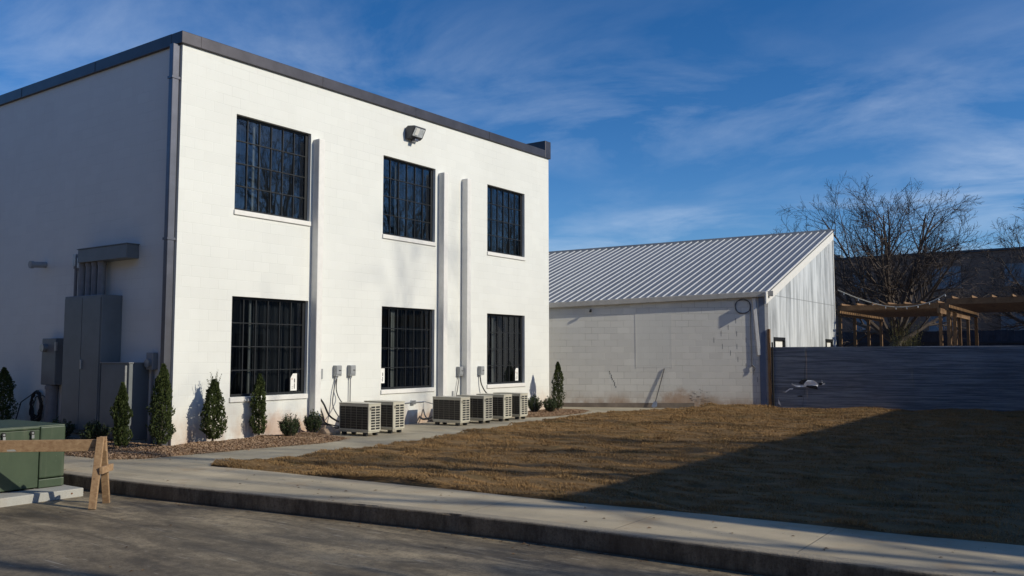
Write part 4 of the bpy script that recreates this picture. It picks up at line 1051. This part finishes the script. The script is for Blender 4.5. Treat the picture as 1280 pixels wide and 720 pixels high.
flap(q_([(991, 478.5), (994, 474.5), (998, 472.8), (1001, 473.8), (1000, 476), (997, 478.5), (995, 480)]), .024); flap(q_([(1000, 481.2), (1011, 481.5), (1012, 486), (1003, 484), (1000, 483)]), .024)
flap(q_([(1013, 478), (1017, 477.5), (1018, 480), (1014, 480.5)]), .021); flap(q_([(989, 494), (995, 493.5), (995, 495), (990, 495)]), .021)
b.build('hole', M['interior'], Fn)
b = MB(); b.bar(fp(1.06, .03, 1.80), fp(.98, .035, .85), .006, .006); b.bar(fp(.98, .035, .5), fp(.90, .035, GZ), .006, .006); b.build('seam', M['rubber'], Fn)
b = MB()
for s in (1.0, 3.9, 7.3, 10.7): b.box(*(lambda v: (v.x - .04, v.x + .04, v.y, v.y + .08, GZ - .1, 1.70))(fp(s, -.10, 0)))
b.build('post', M['wood'], Fn)
b = MB(); v = fp(-.02, .03, 0); b.box(v.x - .045, v.x + .03, v.y - .03, v.y + .05, GZ - .1, 2.36); tag(b.build('wooden_post', M['cedar'], bevel=.004), 'brown wooden post at the left end of the metal fence', 'post')
b = MB(); v = fp(.07, .05, 0); b.box(v.x - .02, v.x + .02, v.y - .02, v.y + .02, GZ - .1, 1.95); tag(b.build('fence_stake', M['rubber']), 'thin dark stake beside the wooden post', 'stake')

# ------------------------------------------------------------------ beyond the fence: pergola, bush, tree, brick building
def pergola(x0, x1, y0, y1, zt, posts_y, label, ladder=True):
    P = empty('pergola', (x0, y0, GZ), label, 'pergola', 'wooden pergolas beyond the fence')
    for x in (x0, x1):
        b = MB(); b.box(x - .05, x + .05, y0 - .1, y1 + .1, zt - .55, zt - .36); b.build('beam', M['cedar'], P)
        for y in posts_y:
            b = MB(); b.box(x - .055, x + .055, y - .055, y + .055, GZ - .1, zt - .552); b.build('post', M['cedar'], P)
    y = y0
    while y < y1:
        b = MB(); b.box(x0 - .02, x1 + .28, y, y + .05, zt - .358, zt - .17); b.build('rafter', M['cedar'], P); y += .33
    x = x0 + .15
    while x < x1:
        b = MB(); b.box(x, x + .05, y0 - .28, y1 + .2, zt - .168, zt - .10); b.build('purlin', M['cedar'], P); x += .56
    b = MB(); x = x0
    b.box(x0, x1, y0 - .05, y0 - .005, zt - .36, zt - .17); b.build('fascia', M['cedar'], P)
    return P
pergola(-8.80, -5.25, 34.7, 42.3, 3.62, (34.9, 37.2, 39.6, 42.0), 'stained wooden pergola beside the warehouse gable')
pergola(-4.45, 1.6, 31.0, 38.2, 3.55, (31.2, 32.5, 37.9), 'wider wooden pergola at the right edge beyond the fence')
b = MB(); pts = [(-8.75, 34.5, 4.05), (-8.0, 34.5, 3.70), (-7.2, 34.5, 3.42), (-6.6, 34.5, 3.33), (-6.0, 34.5, 3.36), (-5.4, 34.5, 3.52), (-5.0, 34.5, 3.75)]
b.tube(smooth3(pts), .018, 6); o = empty('string_light', (-8.8, 34, 4), 'pale string light cable swagged from the gable to the pergola corner', 'string light')
b.build('cable', simple('pale_cable', (.5, .47, .4), .6), o)
b = MB()
for k, p in enumerate(smooth3(pts)[3::5]): b.tube([(p[0], p[1], p[2] - .09), (p[0], p[1], p[2] - .06), (p[0], p[1], p[2] - .02)], [.012, .02, .010], 8)
b.build('bulbs', M['leaflet'], o)

# dry grassy bush by the pergola
o = empty('bamboo_clump', (-6.9, 37.3, GZ), 'pale yellowish bamboo clump under the pergola', 'plant'); rg = random.Random(17); s = MB(); f = MB()
for k in range(70):
    a = rg.uniform(0, 6.28); r = rg.random() * .35; h = rg.uniform(1.9, 3.1); l = rg.uniform(.1, .5)
    p0 = Vector((-6.9 + r * math.cos(a), 37.3 + r * math.sin(a), GZ)); p1 = p0 + Vector((l * math.cos(a) * .4, l * math.sin(a) * .4, h * .6)); p2 = p0 + Vector((l * math.cos(a), l * math.sin(a), h))
    s.tube([p0, p1, p2], [.01, .007, .003], 4, False)
    for m_ in range(50):
        t = rg.uniform(.3, 1); p = p0.lerp(p2, t) + Vector((rg.gauss(0, .06), rg.gauss(0, .06), 0)); d = Vector((rg.uniform(-1, 1), rg.uniform(-1, 1), rg.uniform(-.6, .6))).normalized() * .11; w = Vector((d.y, -d.x, 0)).normalized() * .011
        f.quad(p, p + d * .5 + w, p + d, p + d * .5 - w)
s.build('canes', M['dry'], o); f.build('foliage', M['dry'], o)

def bare_tree(name, base, height, spread, seed, label, stems=9, trunk_h=1.8, r0=.28, group=None, levels=3, fine=1.0, kids_n=(9, 9, 8, 5), lift=.05, jk=1.0):
    o = empty(name, base, label, 'bare tree', group); rg = random.Random(seed); T = MB(); Cn = MB(); bx, by, bz_ = base
    top = Vector((bx, by, bz_ + trunk_h))
    T.tube([(bx, by, bz_ - .2), (bx + .03, by, bz_ + trunk_h * .3), (bx - .03, by + .02, bz_ + trunk_h * .75), tuple(top)], [r0 * 1.45, r0 * 1.08, r0, r0 * .95], 12)
    T.build('trunk', M['bark'], o)
    count = [0]
    def grow(p, d, L, r, lev):
        n = 6 if lev == 0 else (5 if lev == 1 else (4 if lev == 2 else 3)); pts = [p.copy()]; rad = [r]; q = p.copy(); dd = d.copy()
        for i in range(n):
            jit = (.10 + .07 * lev) * jk
            dd = (dd + Vector((rg.gauss(0, jit), rg.gauss(0, jit), rg.gauss(0, jit) + lift))).normalized()
            q = q + dd * L / n; pts.append(q.copy()); rad.append(max(r * (1 - .82 * (i + 1) / n), .0035 * fine))
        Cn.tube(pts, rad, 7 if lev == 0 else (5 if lev == 1 else 3), False); count[0] += 1
        if lev >= levels: return
        kids = kids_n[lev]
        for k in range(kids):
            t = .22 + .76 * (k + rg.random()) / kids; i = min(int(t * n), n - 1); f_ = t * n - i; pp = pts[i].lerp(pts[i + 1], f_); loc = (pts[i + 1] - pts[i]).normalized()
            ax = loc.cross(Vector((rg.uniform(-1, 1), rg.uniform(-1, 1), rg.uniform(-1, 1)))).normalized(); ang = R(rg.uniform(22, 50)); nd = (Matrix.Rotation(ang, 3, ax) @ loc).normalized()
            rr = rad[i] * (1 - f_) + rad[i + 1] * f_
            grow(pp, nd, L * rg.uniform(.34, .58) * (1.1 - .45 * t), max(rr * .6, .0045 * fine), lev + 1)
    for k in range(stems):
        a = k / stems * 6.283 * 1.0 + rg.uniform(-.3, .3) + k * 2.4; inc = R(rg.uniform(6, 28) if k % 3 == 0 else rg.uniform(32, 70))
        d = Vector((math.sin(inc) * math.cos(a), math.sin(inc) * math.sin(a), math.cos(inc)))
        reach = 1 / math.sqrt((math.sin(inc) / spread) ** 2 + (math.cos(inc) / (height - trunk_h)) ** 2)
        st_ = Vector((bx, by, bz_ + trunk_h * rg.uniform(.72, 1.0)))
        grow(st_, d, reach * rg.uniform(.82, .98), r0 * rg.uniform(.38, .58), 0)
    Cn.build('crown', M['twig'], o)
    return o
bare_tree('bare_tree', (-8.95, 46.0, GZ), 10.5, 6.6, 57, 'big spreading leafless tree behind the pergola', stems=16, trunk_h=2.6, r0=.27, levels=3, fine=1.6, kids_n=(11, 8, 7, 5), lift=.02, jk=.6, group='leafless trees behind the fence')
bare_tree('bare_tree', (-2.3, 55, GZ), 10.6, 5.2, 8, 'second leafless tree at the right edge by the brick building', stems=14, trunk_h=2.5, r0=.24, levels=3, fine=2.0, kids_n=(10, 8, 7, 4), lift=.02, jk=.8, group='leafless trees behind the fence')

# back fence in the yard
o = empty('yard_fence', (-10, 48.5, GZ), 'dark board fence at the back of the yard behind the pergola', 'fence')
b = MB(); x = -24.0
while x < 8: b.box(x, x + .28, 48.5, 48.53, GZ, 2.75 + .02 * math.sin(x * 5)); x += .285
b.build('boards', simple('dark_board', (.055, .055, .07), .8, 0, .3, 3), o)
b = MB(); b.box(-24, 8, 48.43, 48.498, 2.1, 2.2); b.box(-24, 8, 48.43, 48.498, .9, 1.0); b.build('rail', simple('dark_rail', (.05, .045, .05), .8), o)

K = empty('brick_building', (-10, 62, GZ), 'long dark brick building with flat roof behind the bare trees', 'building')
b = MB(); b.box(-42, 14, 62, 78, GZ - .2, 8.1); b.build('wall', M['brick'], K)
b = MB(); b.box(-42.1, 14.1, 61.9, 78.1, 8.102, 8.24); b.build('coping', M['coping'], K)
wm = simple('blind_pane', (.20, .24, .28), .25, 0, .4, 1.2)
fm = simple('white_old_frame', (.26, .26, .27), .6)
def bwin(x0, x1, z0, z1):
    q = MB(); q.box(x0, x1, 61.93, 61.998, z0, z0 + .06); q.box(x0, x1, 61.93, 61.998, z1 - .06, z1)
    nx = max(1, round((x1 - x0) / .95))
    for k in range(nx + 1): xx = x0 + (x1 - x0 - .05) * k / nx; q.box(xx, xx + .05, 61.94, 61.997, z0 + .06, z1 - .06)
    w_ = q.build('window', fm, K); q = MB(); q.quad((x0, 61.96, z0), (x1, 61.96, z0), (x1, 61.96, z1), (x0, 61.96, z1)); q.build('pane', wm, w_)
    q = MB(); q.box(x0 - .1, x1 + .1, 61.88, 61.929, z0 - .12, z0 - .001); q.build('sill', fm, w_)
for x in (-33.5, -27.2, -20.9, -14.75, -9.72, -5.58, .6, 6.8):
    bwin(x, x + (1.0 if x < -10 else 1.7), 5.92, 7.22); bwin(x - (.0 if x < -10 else .3), x + 1.35, 3.1, 4.15)
b = MB()
o = tag(b.box(-17.4, -16.5, 66, 67, 8.241, 8.9).build('roof_vent', M['cabinet']), 'small dark box vent on the brick building roof', 'roof vent')

# ------------------------------------------------------------------ what stands to the right of the frame and casts the shadows
N_ = empty('neighbour_building', (4.4, 10.8, GZ), 'single storey beige stucco building east of the lawn', 'building')
b = MB(); b.box(4.35, 12, 10.98, 50, GZ - .2, 5.05); b.build('wall', M['beige'], N_)
b = MB(); b.box(4.28, 12.1, 10.91, 50.1, 5.051, 5.13); b.build('coping', M['coping'], N_)
for y in (13, 17, 21, 25):
    q = MB(); q.box(4.30, 4.348, y, y + 1.6, 1.0, 2.5); wd = q.build('window', M['frame'], N_); q = MB(); q.box(4.285, 4.299, y + .07, y + 1.53, 1.07, 2.43); q.build('pane', simple('neighbour_pane', (.05, .06, .07), .1), wd)
rowt = [('thick limbed leafless tree behind the neighbouring building near its middle', (16.2, 16.6), 19.5, 5, 41, 2.0), ('thick limbed leafless tree behind the neighbouring building further north', (17.5, 20.5), 21, 5.4, 36, 2.0), ('leafless tree just south of the neighbouring building', (9.6, 8.0), 12.0, 3.4, 31, 1.6), ('leafless tree behind the south end of the neighbouring building', (15.2, 11.4), 11.8, 3.6, 32, 1.9), ('tall leafless tree further east along the kerb line', (20, 11.5), 17.5, 4.2, 33, 2.2),
        ('tall leafless tree east of the neighbouring building', (27, 19), 26, 6.5, 34, 4), ('tallest leafless tree far behind the neighbouring building', (33, 27), 29.5, 7.5, 35, 4.5), ('broad leafless tree well beyond the neighbouring building to the north east', (30, 48), 23, 9, 37, 3.2), ('second broad leafless tree further to the north east', (28, 63), 22, 9, 38, 3.2), ('farthest broad leafless tree to the north east', (26, 77), 21, 9, 39, 3.2)]
for i, (lab, (x, y), h, sp, sd_, fn_) in enumerate(rowt):
    near = i < 5; far = i > 6
    bare_tree('bare_tree', (x, y, GZ), h, sp, sd_, lab, stems=9 if near else (16 if far else 8), trunk_h=h * .25, r0=h * (.028 if near else .016), levels=2 if near else 3, fine=fn_ * (1.6 if near else .9), kids_n=(6, 5, 4, 3) if not far else (10, 7, 5, 3), group='leafless trees east of the lawn')
Q_ = empty('added_shade_block', (-20, -12, SZ), 'unseen dark brick block added behind the camera to darken the shaded side wall', 'building')  # added out of view to cut the skylight on the side wall
b = MB(); b.box(-75, 14, -26, -11, SZ - .1, 11.5); b.build('wall', M['brick'], Q_)
b = MB(); b.box(-75.1, 14.1, -26.1, -10.9, 11.502, 11.7); b.build('coping', M['coping'], Q_)
for zz in (1.2, 6.2):
    x = -70
    while x < 12:
        q = MB(); q.box(x, x + 2.2, -10.998, -10.93, zz, zz + 2.4); w_ = q.build('window', M['frame'], Q_); q = MB(); q.quad((x + .08, -10.925, zz + .08), (x + 2.12, -10.925, zz + .08), (x + 2.12, -10.925, zz + 2.32), (x + .08, -10.925, zz + 2.32)); q.build('pane', wm, w_); x += 5.4
